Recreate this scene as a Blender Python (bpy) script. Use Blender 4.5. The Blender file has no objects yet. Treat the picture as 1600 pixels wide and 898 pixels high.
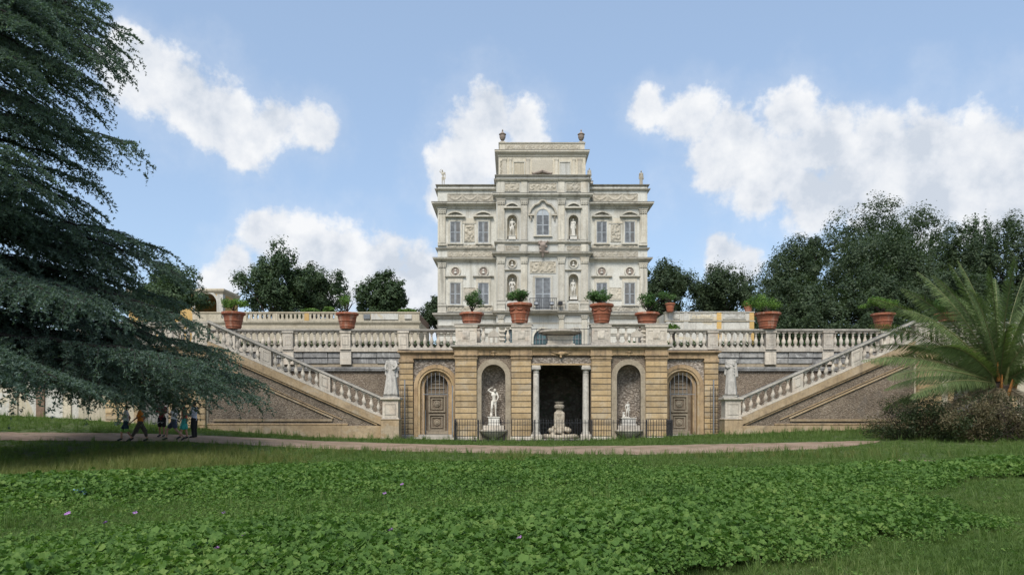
import bpy, bmesh, math, random
import numpy as np
from mathutils import Vector, Matrix
from mathutils.geometry import tessellate_polygon

PI = math.pi
R = math.radians
sc = bpy.context.scene
col = sc.collection

# ------------------------------------------------------------------ camera, sky, sun, exposure
F = 1120.0                      # focal length in pixels of the 1600 px wide photograph
CAM_Z = 1.6
HOR = 645.0                     # row of the horizon
AX = 2.75                       # symmetry axis of villa and terrace
cam_data = bpy.data.cameras.new('camera')
cam = bpy.data.objects.new('camera', cam_data)
col.objects.link(cam)
cam.location = (0, 0, CAM_Z)
cam.rotation_euler = (R(90), 0, 0)
cam_data.sensor_width = 36
cam_data.lens = 36 * F / 1600
cam_data.shift_y = (HOR - 449) / 1600
cam_data.clip_end = 3000
sc.camera = cam

SUN_EL, SUN_AZ = 51, -16        # degrees; azimuth measured from behind the camera towards the left
sc.view_settings.view_transform = 'Standard'
sc.view_settings.look = 'None'
sc.view_settings.gamma = 1
sc.view_settings.exposure = 0.85
sc.view_settings.use_curve_mapping = False

sun_dir = Vector((math.sin(R(SUN_AZ)) * math.cos(R(SUN_EL)), -math.cos(R(SUN_AZ)) * math.cos(R(SUN_EL)), math.sin(R(SUN_EL))))
sd = bpy.data.lights.new('sun', 'SUN')
sd.energy = 2.1
sd.angle = R(22)
sd.color = (1.0, 0.965, 0.91)
so = bpy.data.objects.new('sun', sd)
col.objects.link(so)
so.rotation_euler = sun_dir.to_track_quat('Z', 'Y').to_euler()
so.location = (-30, -30, 60)


def X(px, D):
    return (px - 800) * D / F


def Z(py, D):
    return CAM_Z + (HOR - py) * D / F


class NT:
    """small helper to wire shader nodes"""
    def __init__(self, tree):
        self.t = tree

    def n(self, kind, **kw):
        nd = self.t.nodes.new(kind)
        for k, v in kw.items():
            if k.startswith('i_'):
                k = k[2:]
                key = int(k) if k.isdigit() else k.replace('_', ' ')
                sock = nd.inputs[key]
                if isinstance(v, bpy.types.NodeSocket):
                    self.t.links.new(v, sock)
                else:
                    sock.default_value = v
            else:
                setattr(nd, k, v)
        return nd

    def l(self, a, b):
        self.t.links.new(a, b)

    def math(self, op, a, b=None, c=None, clamp=False):
        nd = self.t.nodes.new('ShaderNodeMath')
        nd.operation = op
        nd.use_clamp = clamp
        for i, v in enumerate((a, b, c)):
            if v is None:
                continue
            if isinstance(v, bpy.types.NodeSocket):
                self.t.links.new(v, nd.inputs[i])
            else:
                nd.inputs[i].default_value = v
        return nd.outputs[0]

    def mix(self, f, a, b, blend='MIX'):
        nd = self.t.nodes.new('ShaderNodeMix')
        nd.data_type = 'RGBA'
        nd.blend_type = blend
        for s, v in ((nd.inputs[0], f), (nd.inputs[6], a), (nd.inputs[7], b)):
            if isinstance(v, bpy.types.NodeSocket):
                self.t.links.new(v, s)
            else:
                s.default_value = v if isinstance(v, (int, float)) else (*v[:3], 1)
        return nd.outputs[2]

    def ramp(self, f, stops, interp='LINEAR'):
        nd = self.t.nodes.new('ShaderNodeValToRGB')
        cr = nd.color_ramp
        cr.interpolation = interp
        while len(cr.elements) < len(stops):
            cr.elements.new(0.5)
        for e, (p, c) in zip(cr.elements, stops):
            e.position = p
            e.color = (c, c, c, 1) if isinstance(c, (int, float)) else (*c[:3], 1)
        self.t.links.new(f, nd.inputs[0])
        return nd.outputs[0]

    def smooth(self, v, a, b, lo=0.0, hi=1.0):
        nd = self.t.nodes.new('ShaderNodeMapRange')
        nd.interpolation_type = 'SMOOTHSTEP'
        self.t.links.new(v, nd.inputs[0])
        for i, x in enumerate((a, b, lo, hi)):
            nd.inputs[i + 1].default_value = x
        return nd.outputs[0]


# sky: Nishita with procedural clouds
world = bpy.data.worlds.new('World')
sc.world = world
world.use_nodes = True
wt = world.node_tree
wt.nodes.clear()
W = NT(wt)
sky = W.n('ShaderNodeTexSky', sky_type='NISHITA', sun_disc=False)
sky.sun_elevation = R(SUN_EL)
sky.sun_rotation = math.atan2(sun_dir.x, sun_dir.y)
sky.air_density = 1.0
sky.dust_density = 1.6
sky.ozone_density = 1.6
tc = W.n('ShaderNodeTexCoord')
dvec = tc.outputs['Generated']
# thin milky veil makes the blue pale
base_sky = W.mix(0.34, sky.outputs[0], (4.5, 6.0, 8.1))
CLOUDS = [(205, 95, 42), (235, 135, 58), (290, 165, 62), (345, 185, 66), (375, 225, 52), (425, 190, 44), (485, 205, 42),
          (770, 175, 48), (745, 215, 62), (825, 195, 48), (715, 262, 52), (790, 250, 55), (700, 300, 40),
          (1020, 178, 34), (1085, 196, 48), (1150, 232, 62), (1125, 272, 70), (1228, 186, 52), (1290, 232, 72), (1370, 232, 62),
          (1440, 250, 90), (1530, 250, 88), (1620, 265, 105), (1220, 270, 74), (1270, 300, 60), (1390, 300, 70), (1330, 290, 70), (1450, 300, 80), (1560, 310, 80),
          (1700, 220, 110), (1850, 260, 130), (1180, 320, 40),
          (430, 375, 50), (480, 385, 52), (545, 390, 46), (590, 415, 62), (650, 440, 60), (525, 440, 66), (660, 490, 44), (620, 480, 46),
          (365, 420, 42), (345, 450, 40), (405, 345, 18), (1120, 405, 34), (1160, 425, 30)]
acc = None
shade_acc = None
warp_n = W.n('ShaderNodeTexNoise', i_Vector=dvec, i_Scale=5.0, i_Detail=5.0, i_Roughness=0.6)
warp = W.n('ShaderNodeVectorMath', operation='SUBTRACT')
W.l(warp_n.outputs['Color'], warp.inputs[0])
warp.inputs[1].default_value = (0.5, 0.5, 0.5)
warps = W.n('ShaderNodeVectorMath', operation='SCALE')
W.l(warp.outputs[0], warps.inputs[0])
warps.inputs['Scale'].default_value = 0.07
dw = W.n('ShaderNodeVectorMath', operation='ADD')
W.l(dvec, dw.inputs[0])
W.l(warps.outputs[0], dw.inputs[1])
sepd = W.n('ShaderNodeSeparateXYZ')
W.l(dvec, sepd.inputs[0])
for (px, py, r) in CLOUDS:
    c = Vector(((px - 800) / F, 1, (HOR - py) / F)).normalized()
    rr = 1.18 * r / F * c.y
    dist = W.n('ShaderNodeVectorMath', operation='DISTANCE')
    W.l(dw.outputs[0], dist.inputs[0])
    dist.inputs[1].default_value = c
    v = W.math('MULTIPLY_ADD', dist.outputs['Value'], -1.0 / rr, 1.0)
    acc = v if acc is None else W.math('SMOOTH_MAX', acc, v, 0.25)
    if py > 255 and px > 1050:      # the thick bank's shaded base
        shade_acc = v if shade_acc is None else W.math('SMOOTH_MAX', shade_acc, v, 0.25)
# the rest of the sky carries clouds of the same sort
gen = W.n('ShaderNodeTexNoise', i_Vector=dvec, i_Scale=2.2, i_Detail=3.0, i_Roughness=0.5)
g1 = W.math('MULTIPLY_ADD', gen.outputs[0], 4.0, -2.35)
front = W.smooth(sepd.outputs['Y'], 0.45, 0.72)
g2 = W.math('SUBTRACT', g1, W.math('MULTIPLY', front, 3.0))
acc = W.math('MAXIMUM', acc, g2)
fine = W.n('ShaderNodeTexNoise', i_Vector=dvec, i_Scale=19.0, i_Detail=10.0, i_Roughness=0.60)
dens = W.math('MULTIPLY_ADD', W.math('SUBTRACT', fine.outputs[0], 0.5), 1.75, acc)
mask = W.smooth(dens, -0.02, 0.46)
wisp = W.smooth(dens, -0.7, 0.3, 0.0, 0.16)
mask = W.math('MAXIMUM', mask, wisp)
# lit tops, greyer undersides: density sampled a little higher up
upv = W.n('ShaderNodeVectorMath', operation='ADD')
W.l(dvec, upv.inputs[0])
upv.inputs[1].default_value = (-0.012, 0, 0.022)
fine2 = W.n('ShaderNodeTexNoise', i_Vector=upv.outputs[0], i_Scale=17.0, i_Detail=5.0, i_Roughness=0.5)
dlt = W.math('SUBTRACT', fine.outputs[0], fine2.outputs[0])
broad = W.n('ShaderNodeTexNoise', i_Vector=dvec, i_Scale=6.0, i_Detail=2.0)
lit = W.math('ADD', W.math('MULTIPLY_ADD', dlt, 2.6, 0.6), W.math('MULTIPLY_ADD', broad.outputs[0], 0.8, -0.38))
deep = W.smooth(acc, 0.35, 0.95, 0.0, 0.22)
lit = W.math('SUBTRACT', lit, W.smooth(shade_acc, -0.1, 0.9, 0.0, 0.30))
lit = W.math('SUBTRACT', lit, deep, clamp=True)
ccol = W.ramp(lit, [(0.0, (4.1, 4.5, 5.1)), (0.42, (5.1, 5.35, 5.75)), (1.0, (6.1, 6.2, 6.35))])
skycol = W.mix(mask, base_sky, ccol)
bg = W.n('ShaderNodeBackground')
bg.inputs['Strength'].default_value = 0.085
W.l(skycol, bg.inputs[0])
wo = W.n('ShaderNodeOutputWorld')
W.l(bg.outputs[0], wo.inputs[0])


# ------------------------------------------------------------------ materials
def new_mat(name):
    m = bpy.data.materials.new(name)
    m.use_nodes = True
    m.node_tree.nodes.clear()
    t = NT(m.node_tree)
    out = t.n('ShaderNodeOutputMaterial')
    b = t.n('ShaderNodeBsdfPrincipled')
    t.l(b.outputs[0], out.inputs[0])
    return m, t, b, out


def stone_mat(name, cols, scale=0.7, stain=None, stain_amt=0.5, streak=None, streak_amt=0.45, streak_scale=1.0, bump=0.25, rough=0.9,
              top=None, fine_scale=9.0, patch=None, patch_amt=0.5):
    """weathered plaster or stone: blotches, patches, vertical streaks, lichen on upward faces"""
    m, t, b, out = new_mat(name)
    geo = t.n('ShaderNodeNewGeometry')
    pos = geo.outputs['Position']
    n1 = t.n('ShaderNodeTexNoise', i_Vector=pos, i_Scale=scale, i_Detail=8.0, i_Roughness=0.65)
    k = len(cols)
    c = t.ramp(n1.outputs[0], [(0.30 + 0.4 * i / max(1, k - 1), cc) for i, cc in enumerate(cols)])
    nf = t.n('ShaderNodeTexNoise', i_Vector=pos, i_Scale=fine_scale, i_Detail=6.0, i_Roughness=0.7)
    c = t.mix(0.55, c, t.mix(1.0, c, t.ramp(nf.outputs[0], [(0.3, 0.62), (0.7, 1.25)]), 'MULTIPLY'))
    if patch:
        np_ = t.n('ShaderNodeTexNoise', i_Vector=pos, i_Scale=scale * 0.8 + 0.13, i_Detail=7.0, i_Roughness=0.72, i_Distortion=0.6)
        c = t.mix(t.smooth(np_.outputs[0], 0.54, 0.6, 0, patch_amt), c, patch)
    if stain:
        n2 = t.n('ShaderNodeTexNoise', i_Vector=pos, i_Scale=scale * 2.1, i_Detail=9.0, i_Roughness=0.75)
        c = t.mix(t.smooth(n2.outputs[0], 0.5, 0.68, 0, stain_amt), c, stain)
    if streak:
        mp = t.n('ShaderNodeMapping', i_Vector=pos)
        mp.inputs['Scale'].default_value = (5.0 * streak_scale, 5.0 * streak_scale, 0.35 * streak_scale)
        n3 = t.n('ShaderNodeTexNoise', i_Vector=mp.outputs[0], i_Scale=1.0, i_Detail=5.0, i_Roughness=0.6)
        c = t.mix(t.smooth(n3.outputs[0], 0.5, 0.7, 0, streak_amt), c, streak)
    if top:
        sep = t.n('ShaderNodeSeparateXYZ')
        t.l(geo.outputs['Normal'], sep.inputs[0])
        n4 = t.n('ShaderNodeTexNoise', i_Vector=pos, i_Scale=4.0, i_Detail=6.0)
        f = t.math('MULTIPLY', t.smooth(sep.outputs['Z'], 0.35, 0.8), t.smooth(n4.outputs[0], 0.3, 0.5, 0.35, 0.95))
        c = t.mix(f, c, top)
    oi = t.n('ShaderNodeObjectInfo')
    c = t.mix(1.0, c, t.ramp(oi.outputs['Random'], [(0.0, (0.84, 0.83, 0.83)), (0.5, (1.0, 1.0, 1.0)), (1.0, (1.10, 1.08, 1.05))]), 'MULTIPLY')
    t.l(c, b.inputs['Base Color'])
    b.inputs['Roughness'].default_value = rough
    b.inputs['Specular IOR Level'].default_value = 0.25
    bp = t.n('ShaderNodeBump', i_Strength=bump, i_Distance=0.03)
    nb = t.n('ShaderNodeTexNoise', i_Vector=pos, i_Scale=fine_scale * 2.2, i_Detail=7.0, i_Roughness=0.7)
    t.l(nb.outputs[0], bp.inputs['Height'])
    t.l(bp.outputs[0], b.inputs['Normal'])
    return m


def gravel_mat(name, cols, scale=11.0, bump=0.9):
    m, t, b, out = new_mat(name)
    geo = t.n('ShaderNodeNewGeometry')
    pos = geo.outputs['Position']
    mp = t.n('ShaderNodeMapping', i_Vector=pos)
    mp.inputs['Scale'].default_value = (1.0, 1.0, 1.35)
    v = t.n('ShaderNodeTexVoronoi', i_Vector=mp.outputs[0], i_Scale=scale)
    sp = t.n('ShaderNodeSeparateXYZ')
    t.l(v.outputs['Color'], sp.inputs[0])
    k = len(cols)
    c = t.ramp(sp.outputs[0], [(i / max(1, k - 1), cc) for i, cc in enumerate(cols)])
    c = t.mix(t.smooth(v.outputs['Distance'], 0.32, 0.7, 0, 0.7), c, (0.11, 0.085, 0.062))
    n = t.n('ShaderNodeTexNoise', i_Vector=pos, i_Scale=0.6, i_Detail=6.0)
    c = t.mix(1.0, c, t.ramp(n.outputs[0], [(0.3, 0.7), (0.7, 1.2)]), 'MULTIPLY')
    n2 = t.n('ShaderNodeTexNoise', i_Vector=pos, i_Scale=1.1, i_Detail=8.0, i_Roughness=0.7)
    c = t.mix(t.smooth(n2.outputs[0], 0.54, 0.66, 0, 0.55), c, (0.26, 0.21, 0.15))
    c = t.mix(t.smooth(n2.outputs[0], 0.44, 0.30, 0, 0.55), c, (0.15, 0.13, 0.11))
    t.l(c, b.inputs['Base Color'])
    b.inputs['Roughness'].default_value = 0.92
    bp = t.n('ShaderNodeBump', i_Strength=bump, i_Distance=0.05)
    bp.invert = True
    t.l(v.outputs['Distance'], bp.inputs['Height'])
    t.l(bp.outputs[0], b.inputs['Normal'])
    return m


def leaf_mat(name, stops, transl=0.25, rough=0.55, noise_scale=0.5, inst=False, island=0.62):
    m, t, b, out = new_mat(name)
    geo = t.n('ShaderNodeNewGeometry')
    rnd = geo.outputs['Random Per Island']
    if inst:
        oi = t.n('ShaderNodeObjectInfo')
        rnd = t.math('FRACT', t.math('ADD', rnd, oi.outputs['Random']))
    n = t.n('ShaderNodeTexNoise', i_Vector=geo.outputs['Position'], i_Scale=noise_scale, i_Detail=3.0)
    f = t.math('ADD', t.math('MULTIPLY', rnd, island), t.math('MULTIPLY_ADD', n.outputs[0], 1.52 - island, -0.45 + 0.3 * island), clamp=True)
    k = len(stops)
    c = t.ramp(f, [(i / (k - 1), s) for i, s in enumerate(stops)])
    t.l(c, b.inputs['Base Color'])
    b.inputs['Roughness'].default_value = rough
    b.inputs['Specular IOR Level'].default_value = 0.2
    tr = t.n('ShaderNodeBsdfTranslucent')
    t.l(t.mix(1.0, c, (1.3, 1.5, 0.7), 'MULTIPLY'), tr.inputs[0])
    ms = t.n('ShaderNodeMixShader')
    ms.inputs[0].default_value = transl
    t.l(b.outputs[0], ms.inputs[1])
    t.l(tr.outputs[0], ms.inputs[2])
    t.l(ms.outputs[0], out.inputs[0])
    return m


def plain_mat(name, c, rough=0.6, metal=0.0, var=0.25, scale=6.0, bump=0.0):
    m, t, b, out = new_mat(name)
    geo = t.n('ShaderNodeNewGeometry')
    n = t.n('ShaderNodeTexNoise', i_Vector=geo.outputs['Position'], i_Scale=scale, i_Detail=5.0)
    cc = t.mix(t.ramp(n.outputs[0], [(0.3, 0.0), (0.7, 1.0)]), [x * (1 - var) for x in c], [min(1, x * (1 + var)) for x in c])
    t.l(cc, b.inputs['Base Color'])
    b.inputs['Roughness'].default_value = rough
    b.inputs['Metallic'].default_value = metal
    if bump:
        bp = t.n('ShaderNodeBump', i_Strength=bump, i_Distance=0.02)
        t.l(n.outputs[0], bp.inputs['Height'])
        t.l(bp.outputs[0], b.inputs['Normal'])
    return m


M = {}
M['villa'] = stone_mat('villa_stucco', [(0.44, 0.41, 0.335), (0.56, 0.525, 0.44), (0.62, 0.585, 0.50)], 0.45, patch=(0.50, 0.42, 0.31), patch_amt=0.35,
                       stain=(0.33, 0.30, 0.24), stain_amt=0.6, streak=(0.24, 0.225, 0.185), streak_amt=0.7, streak_scale=0.5, bump=0.15,
                       top=(0.10, 0.095, 0.085))
M['villa_field'] = stone_mat('villa_pale_field', [(0.50, 0.49, 0.435), (0.575, 0.565, 0.51), (0.625, 0.615, 0.56)], 0.4,
                             stain=(0.42, 0.385, 0.31), stain_amt=0.6, streak=(0.34, 0.32, 0.27), streak_amt=0.65, streak_scale=0.5, bump=0.12)
M['villa_ochre'] = stone_mat('villa_warm_stucco', [(0.48, 0.435, 0.345), (0.565, 0.515, 0.415), (0.61, 0.565, 0.475)], 0.5,
                             stain=(0.50, 0.40, 0.28), stain_amt=0.4, streak=(0.3, 0.27, 0.2), streak_amt=0.35, bump=0.15, top=(0.10, 0.095, 0.085))
M['relief'] = stone_mat('carved_relief', [(0.33, 0.29, 0.22), (0.44, 0.40, 0.32), (0.52, 0.48, 0.40)], 2.6,
                        stain=(0.14, 0.12, 0.1), stain_amt=0.5, bump=0.5, fine_scale=14)
M['marble'] = stone_mat('statue_marble', [(0.55, 0.52, 0.45), (0.66, 0.63, 0.56), (0.72, 0.70, 0.64)], 2.0,
                        stain=(0.30, 0.27, 0.22), stain_amt=0.45, streak=(0.36, 0.33, 0.27), streak_amt=0.3, bump=0.2, top=(0.42, 0.39, 0.33))
M['marble_worn'] = stone_mat('weathered_marble', [(0.36, 0.34, 0.30), (0.50, 0.47, 0.415), (0.58, 0.55, 0.49)], 1.6,
                             stain=(0.20, 0.19, 0.17), stain_amt=0.6, streak=(0.2, 0.19, 0.17), streak_amt=0.5, bump=0.35, top=(0.24, 0.23, 0.2))
M['urn'] = stone_mat('urn_stone', [(0.24, 0.19, 0.155), (0.33, 0.27, 0.225)], 2.0, stain=(0.14, 0.12, 0.1), bump=0.3)
M['trav'] = stone_mat('travertine', [(0.44, 0.39, 0.315), (0.56, 0.505, 0.42), (0.63, 0.575, 0.485)], 1.1,
                      stain=(0.24, 0.22, 0.19), stain_amt=0.5, streak=(0.23, 0.21, 0.18), streak_amt=0.5, bump=0.35,
                      top=(0.13, 0.125, 0.115), patch=(0.46, 0.33, 0.23), patch_amt=0.28)
M['trav_dark'] = stone_mat('travertine_rail', [(0.34, 0.31, 0.265), (0.45, 0.415, 0.355), (0.52, 0.48, 0.415)], 1.3,
                           stain=(0.15, 0.14, 0.125), stain_amt=0.6, bump=0.4, top=(0.14, 0.135, 0.125))
M['ochre'] = stone_mat('ochre_plaster', [(0.36, 0.25, 0.13), (0.47, 0.34, 0.185), (0.53, 0.415, 0.265)], 0.9,
                       patch=(0.46, 0.42, 0.34), patch_amt=0.35, stain=(0.26, 0.20, 0.13), stain_amt=0.6, streak=(0.2, 0.15, 0.10), streak_amt=0.4, bump=0.25,
                       top=(0.16, 0.14, 0.11))
M['ochre_dark'] = stone_mat('ochre_stone_moulding', [(0.29, 0.195, 0.11), (0.43, 0.305, 0.175), (0.52, 0.38, 0.22)], 1.0,
                            stain=(0.13, 0.105, 0.075), stain_amt=0.65, streak=(0.12, 0.095, 0.07), streak_amt=0.6, bump=0.4,
                            top=(0.10, 0.09, 0.08))
M['ochre_dull'] = stone_mat('dull_ochre_render', [(0.28, 0.205, 0.12), (0.38, 0.285, 0.175), (0.45, 0.36, 0.245)], 0.9,
                            patch=(0.40, 0.36, 0.29), patch_amt=0.4, stain=(0.20, 0.155, 0.105), stain_amt=0.65, streak=(0.17, 0.13, 0.09), streak_amt=0.5, bump=0.3, top=(0.16, 0.14, 0.11))
M['joint'] = plain_mat('wall_core', (0.10, 0.075, 0.05), 0.95, var=0.3)
M['mortar'] = stone_mat('niche_surround', [(0.25, 0.205, 0.145), (0.34, 0.285, 0.205), (0.40, 0.34, 0.25)], 2.0,
                        stain=(0.17, 0.14, 0.11), stain_amt=0.5, bump=0.4)
M['gravel'] = gravel_mat('pebble_mosaic', [(0.17, 0.13, 0.09), (0.24, 0.185, 0.13), (0.30, 0.24, 0.175), (0.20, 0.15, 0.105), (0.36, 0.30, 0.23)], 14, 0.6)
M['gravel_grey'] = gravel_mat('tufa_mosaic', [(0.22, 0.185, 0.145), (0.34, 0.29, 0.24), (0.45, 0.39, 0.325), (0.28, 0.23, 0.18)], 8, 0.8)
M['greyband'] = stone_mat('weathered_grey_band', [(0.17, 0.165, 0.155), (0.29, 0.285, 0.27), (0.40, 0.39, 0.365)], 1.6,
                          stain=(0.11, 0.105, 0.10), stain_amt=0.7, streak=(0.12, 0.115, 0.11), streak_amt=0.6, bump=0.4,
                          patch=(0.50, 0.49, 0.46), patch_amt=0.7, top=(0.12, 0.115, 0.11))
M['whitewall'] = stone_mat('pale_plaster', [(0.42, 0.40, 0.35), (0.55, 0.53, 0.47), (0.60, 0.58, 0.52)], 0.5,
                           stain=(0.30, 0.27, 0.22), stain_amt=0.5, streak=(0.22, 0.20, 0.17), streak_amt=0.5, bump=0.2,
                           patch=(0.50, 0.40, 0.22), patch_amt=0.55, top=(0.12, 0.115, 0.10))
M['cream'] = stone_mat('cream_plaster', [(0.42, 0.37, 0.27), (0.50, 0.44, 0.33), (0.55, 0.49, 0.38)], 0.5,
                       stain=(0.30, 0.25, 0.17), stain_amt=0.5, streak=(0.26, 0.23, 0.17), streak_amt=0.5, bump=0.2, top=(0.12, 0.115, 0.10))
M['yellow'] = stone_mat('yellow_plaster', [(0.55, 0.36, 0.13), (0.62, 0.42, 0.17)], 0.4, stain=(0.45, 0.33, 0.2), stain_amt=0.3, bump=0.1)
M['brick'] = stone_mat('brown_brickwork', [(0.16, 0.105, 0.075), (0.25, 0.17, 0.12)], 5.0, stain=(0.1, 0.08, 0.065), bump=0.6)
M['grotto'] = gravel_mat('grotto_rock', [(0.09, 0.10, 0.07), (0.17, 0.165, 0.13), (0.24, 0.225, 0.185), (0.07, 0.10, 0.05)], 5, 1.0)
M['rock'] = stone_mat('fountain_rock', [(0.26, 0.22, 0.165), (0.40, 0.355, 0.28), (0.50, 0.46, 0.385)], 3.5,
                      stain=(0.17, 0.14, 0.1), stain_amt=0.6, bump=0.8, fine_scale=12)
M['terra'] = stone_mat('terracotta', [(0.23, 0.078, 0.042), (0.31, 0.107, 0.058), (0.36, 0.15, 0.088)], 1.5,
                       stain=(0.24, 0.12, 0.075), stain_amt=0.5, streak=(0.46, 0.33, 0.25), streak_amt=0.5, bump=0.2, rough=0.85)
M['soil'] = plain_mat('potting_soil', (0.05, 0.035, 0.025), 0.95, bump=0.5)
M['iron'] = plain_mat('dark_iron', (0.022, 0.022, 0.024), 0.6, 0.3)
M['galv'] = plain_mat('grey_painted_steel', (0.26, 0.27, 0.28), 0.5, 0.3, var=0.15)
M['wood'] = stone_mat('weathered_door_wood', [(0.13, 0.095, 0.065), (0.20, 0.155, 0.11), (0.26, 0.21, 0.155)], 2.0,
                      streak=(0.09, 0.068, 0.05), streak_amt=0.6, bump=0.4)
M['wood_pale'] = stone_mat('door_moulding_wood', [(0.24, 0.20, 0.145), (0.34, 0.29, 0.22)], 2.0, streak=(0.14, 0.11, 0.085), streak_amt=0.6, bump=0.4)
M['greywood'] = stone_mat('grey_door_boards', [(0.18, 0.175, 0.165), (0.27, 0.265, 0.25)], 2.0, streak=(0.12, 0.115, 0.11), streak_amt=0.6, bump=0.4)
M['shutter'] = plain_mat('shutter_paint', (0.155, 0.165, 0.172), 0.7, var=0.3, scale=3)
M['shutter_dark'] = plain_mat('aged_shutter_paint', (0.15, 0.145, 0.135), 0.65, var=0.25, scale=3)
M['shutter_frame'] = plain_mat('shutter_stile_paint', (0.36, 0.385, 0.40), 0.6, var=0.2, scale=3)
M['glass'] = plain_mat('dark_teal_glass', (0.05, 0.10, 0.105), 0.12, var=0.4, scale=2)
M['black'] = plain_mat('black_housing', (0.012, 0.012, 0.013), 0.5)
M['lens'] = plain_mat('lamp_lens', (0.5, 0.52, 0.55), 0.15, var=0.1)
M['bark'] = stone_mat('bark', [(0.045, 0.035, 0.028), (0.085, 0.068, 0.054)], 5.0, bump=0.9, fine_scale=16)
M['bark_cedar'] = stone_mat('cedar_bark', [(0.016, 0.015, 0.013), (0.032, 0.029, 0.025)], 5.0, bump=0.9, fine_scale=16)
M['oak'] = leaf_mat('holm_oak_leaves', [(0.028, 0.045, 0.024), (0.048, 0.072, 0.036), (0.070, 0.098, 0.048), (0.105, 0.135, 0.068)], 0.28, noise_scale=0.8, island=0.4)
M['broad'] = leaf_mat('broadleaf_leaves', [(0.030, 0.052, 0.026), (0.052, 0.084, 0.040), (0.078, 0.116, 0.055), (0.115, 0.155, 0.08)], 0.28, noise_scale=0.8, island=0.4)
M['cedar'] = leaf_mat('blue_cedar_needles', [(0.045, 0.074, 0.060), (0.078, 0.118, 0.095), (0.12, 0.17, 0.135), (0.185, 0.24, 0.195)], 0.35, noise_scale=1.3)
M['citrus'] = leaf_mat('citrus_leaves', [(0.04, 0.08, 0.018), (0.08, 0.15, 0.03), (0.13, 0.22, 0.045), (0.22, 0.31, 0.075)], 0.35, noise_scale=1.5)
M['citrus_dark'] = leaf_mat('dark_citrus_leaves', [(0.024, 0.055, 0.018), (0.048, 0.10, 0.028), (0.08, 0.15, 0.042), (0.125, 0.21, 0.065)], 0.3, noise_scale=1.5)
M['hedge'] = leaf_mat('box_hedge_leaves', [(0.02, 0.045, 0.012), (0.04, 0.085, 0.02), (0.065, 0.12, 0.03)], 0.2)
M['palm'] = leaf_mat('palm_leaflets', [(0.075, 0.110, 0.042), (0.115, 0.160, 0.062), (0.165, 0.215, 0.086), (0.24, 0.28, 0.12)], 0.3, noise_scale=0.8)
M['palm_dry'] = leaf_mat('dry_palm_leaflets', [(0.10, 0.085, 0.055), (0.19, 0.155, 0.10), (0.27, 0.225, 0.15)], 0.2)
M['palm_stem'] = plain_mat('palm_rachis', (0.15, 0.155, 0.055), 0.6)
M['palm_orange'] = plain_mat('orange_leaf_bases', (0.36, 0.15, 0.035), 0.7, var=0.5, scale=8)
M['dry'] = leaf_mat('brown_bush_twigs', [(0.050, 0.046, 0.022), (0.090, 0.076, 0.038), (0.13, 0.105, 0.056), (0.075, 0.088, 0.034)], 0.15, noise_scale=0.9)
M['bushg'] = leaf_mat('dark_bush_leaves', [(0.016, 0.024, 0.010), (0.030, 0.045, 0.016), (0.05, 0.066, 0.024)], 0.15, noise_scale=0.9)
M['mallow'] = leaf_mat('mallow_leaves', [(0.042, 0.088, 0.019), (0.075, 0.146, 0.031), (0.116, 0.20, 0.045), (0.195, 0.265, 0.07)], 0.34, rough=0.68, noise_scale=0.55, inst=True)
M['grass'] = leaf_mat('grass_blades', [(0.052, 0.094, 0.022), (0.088, 0.145, 0.034), (0.125, 0.185, 0.048), (0.19, 0.21, 0.08)], 0.38, noise_scale=0.45, inst=True)
M['drygrass'] = leaf_mat('seeding_grass', [(0.09, 0.115, 0.028), (0.15, 0.165, 0.048), (0.23, 0.22, 0.085)], 0.35, noise_scale=0.6, inst=True)
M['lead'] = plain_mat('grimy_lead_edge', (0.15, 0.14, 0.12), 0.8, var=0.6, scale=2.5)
M['petal'] = plain_mat('mauve_petals', (0.36, 0.17, 0.42), 0.6)


# ------------------------------------------------------------------ object helpers
def tag(o, label=None, cat=None, group=None, kind=None):
    if label:
        o['label'] = label
    if cat:
        o['category'] = cat
    if group:
        o['group'] = group
    if kind:
        o['kind'] = kind
    return o


def thing(name, loc, label, cat, group=None, rz=0.0):
    o = bpy.data.objects.new(name, None)
    o.empty_display_size = 0.3
    col.objects.link(o)
    o.location = loc
    o.rotation_euler = (0, 0, rz)
    return tag(o, label, cat, group)


def world_loc(o):
    v = Vector((0, 0, 0))
    while o is not None:
        v += o.location
        o = o.parent
    return v


def link_mesh(name, me, mat=None, parent=None, loc=(0, 0, 0), rz=0.0):
    o = bpy.data.objects.new(name, me)
    col.objects.link(o)
    o.location = loc
    o.rotation_euler = (0, 0, rz)
    if parent is not None:
        o.parent = parent
    if mat is not None and not me.materials:
        me.materials.append(M[mat] if isinstance(mat, str) else mat)
    return o


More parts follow.
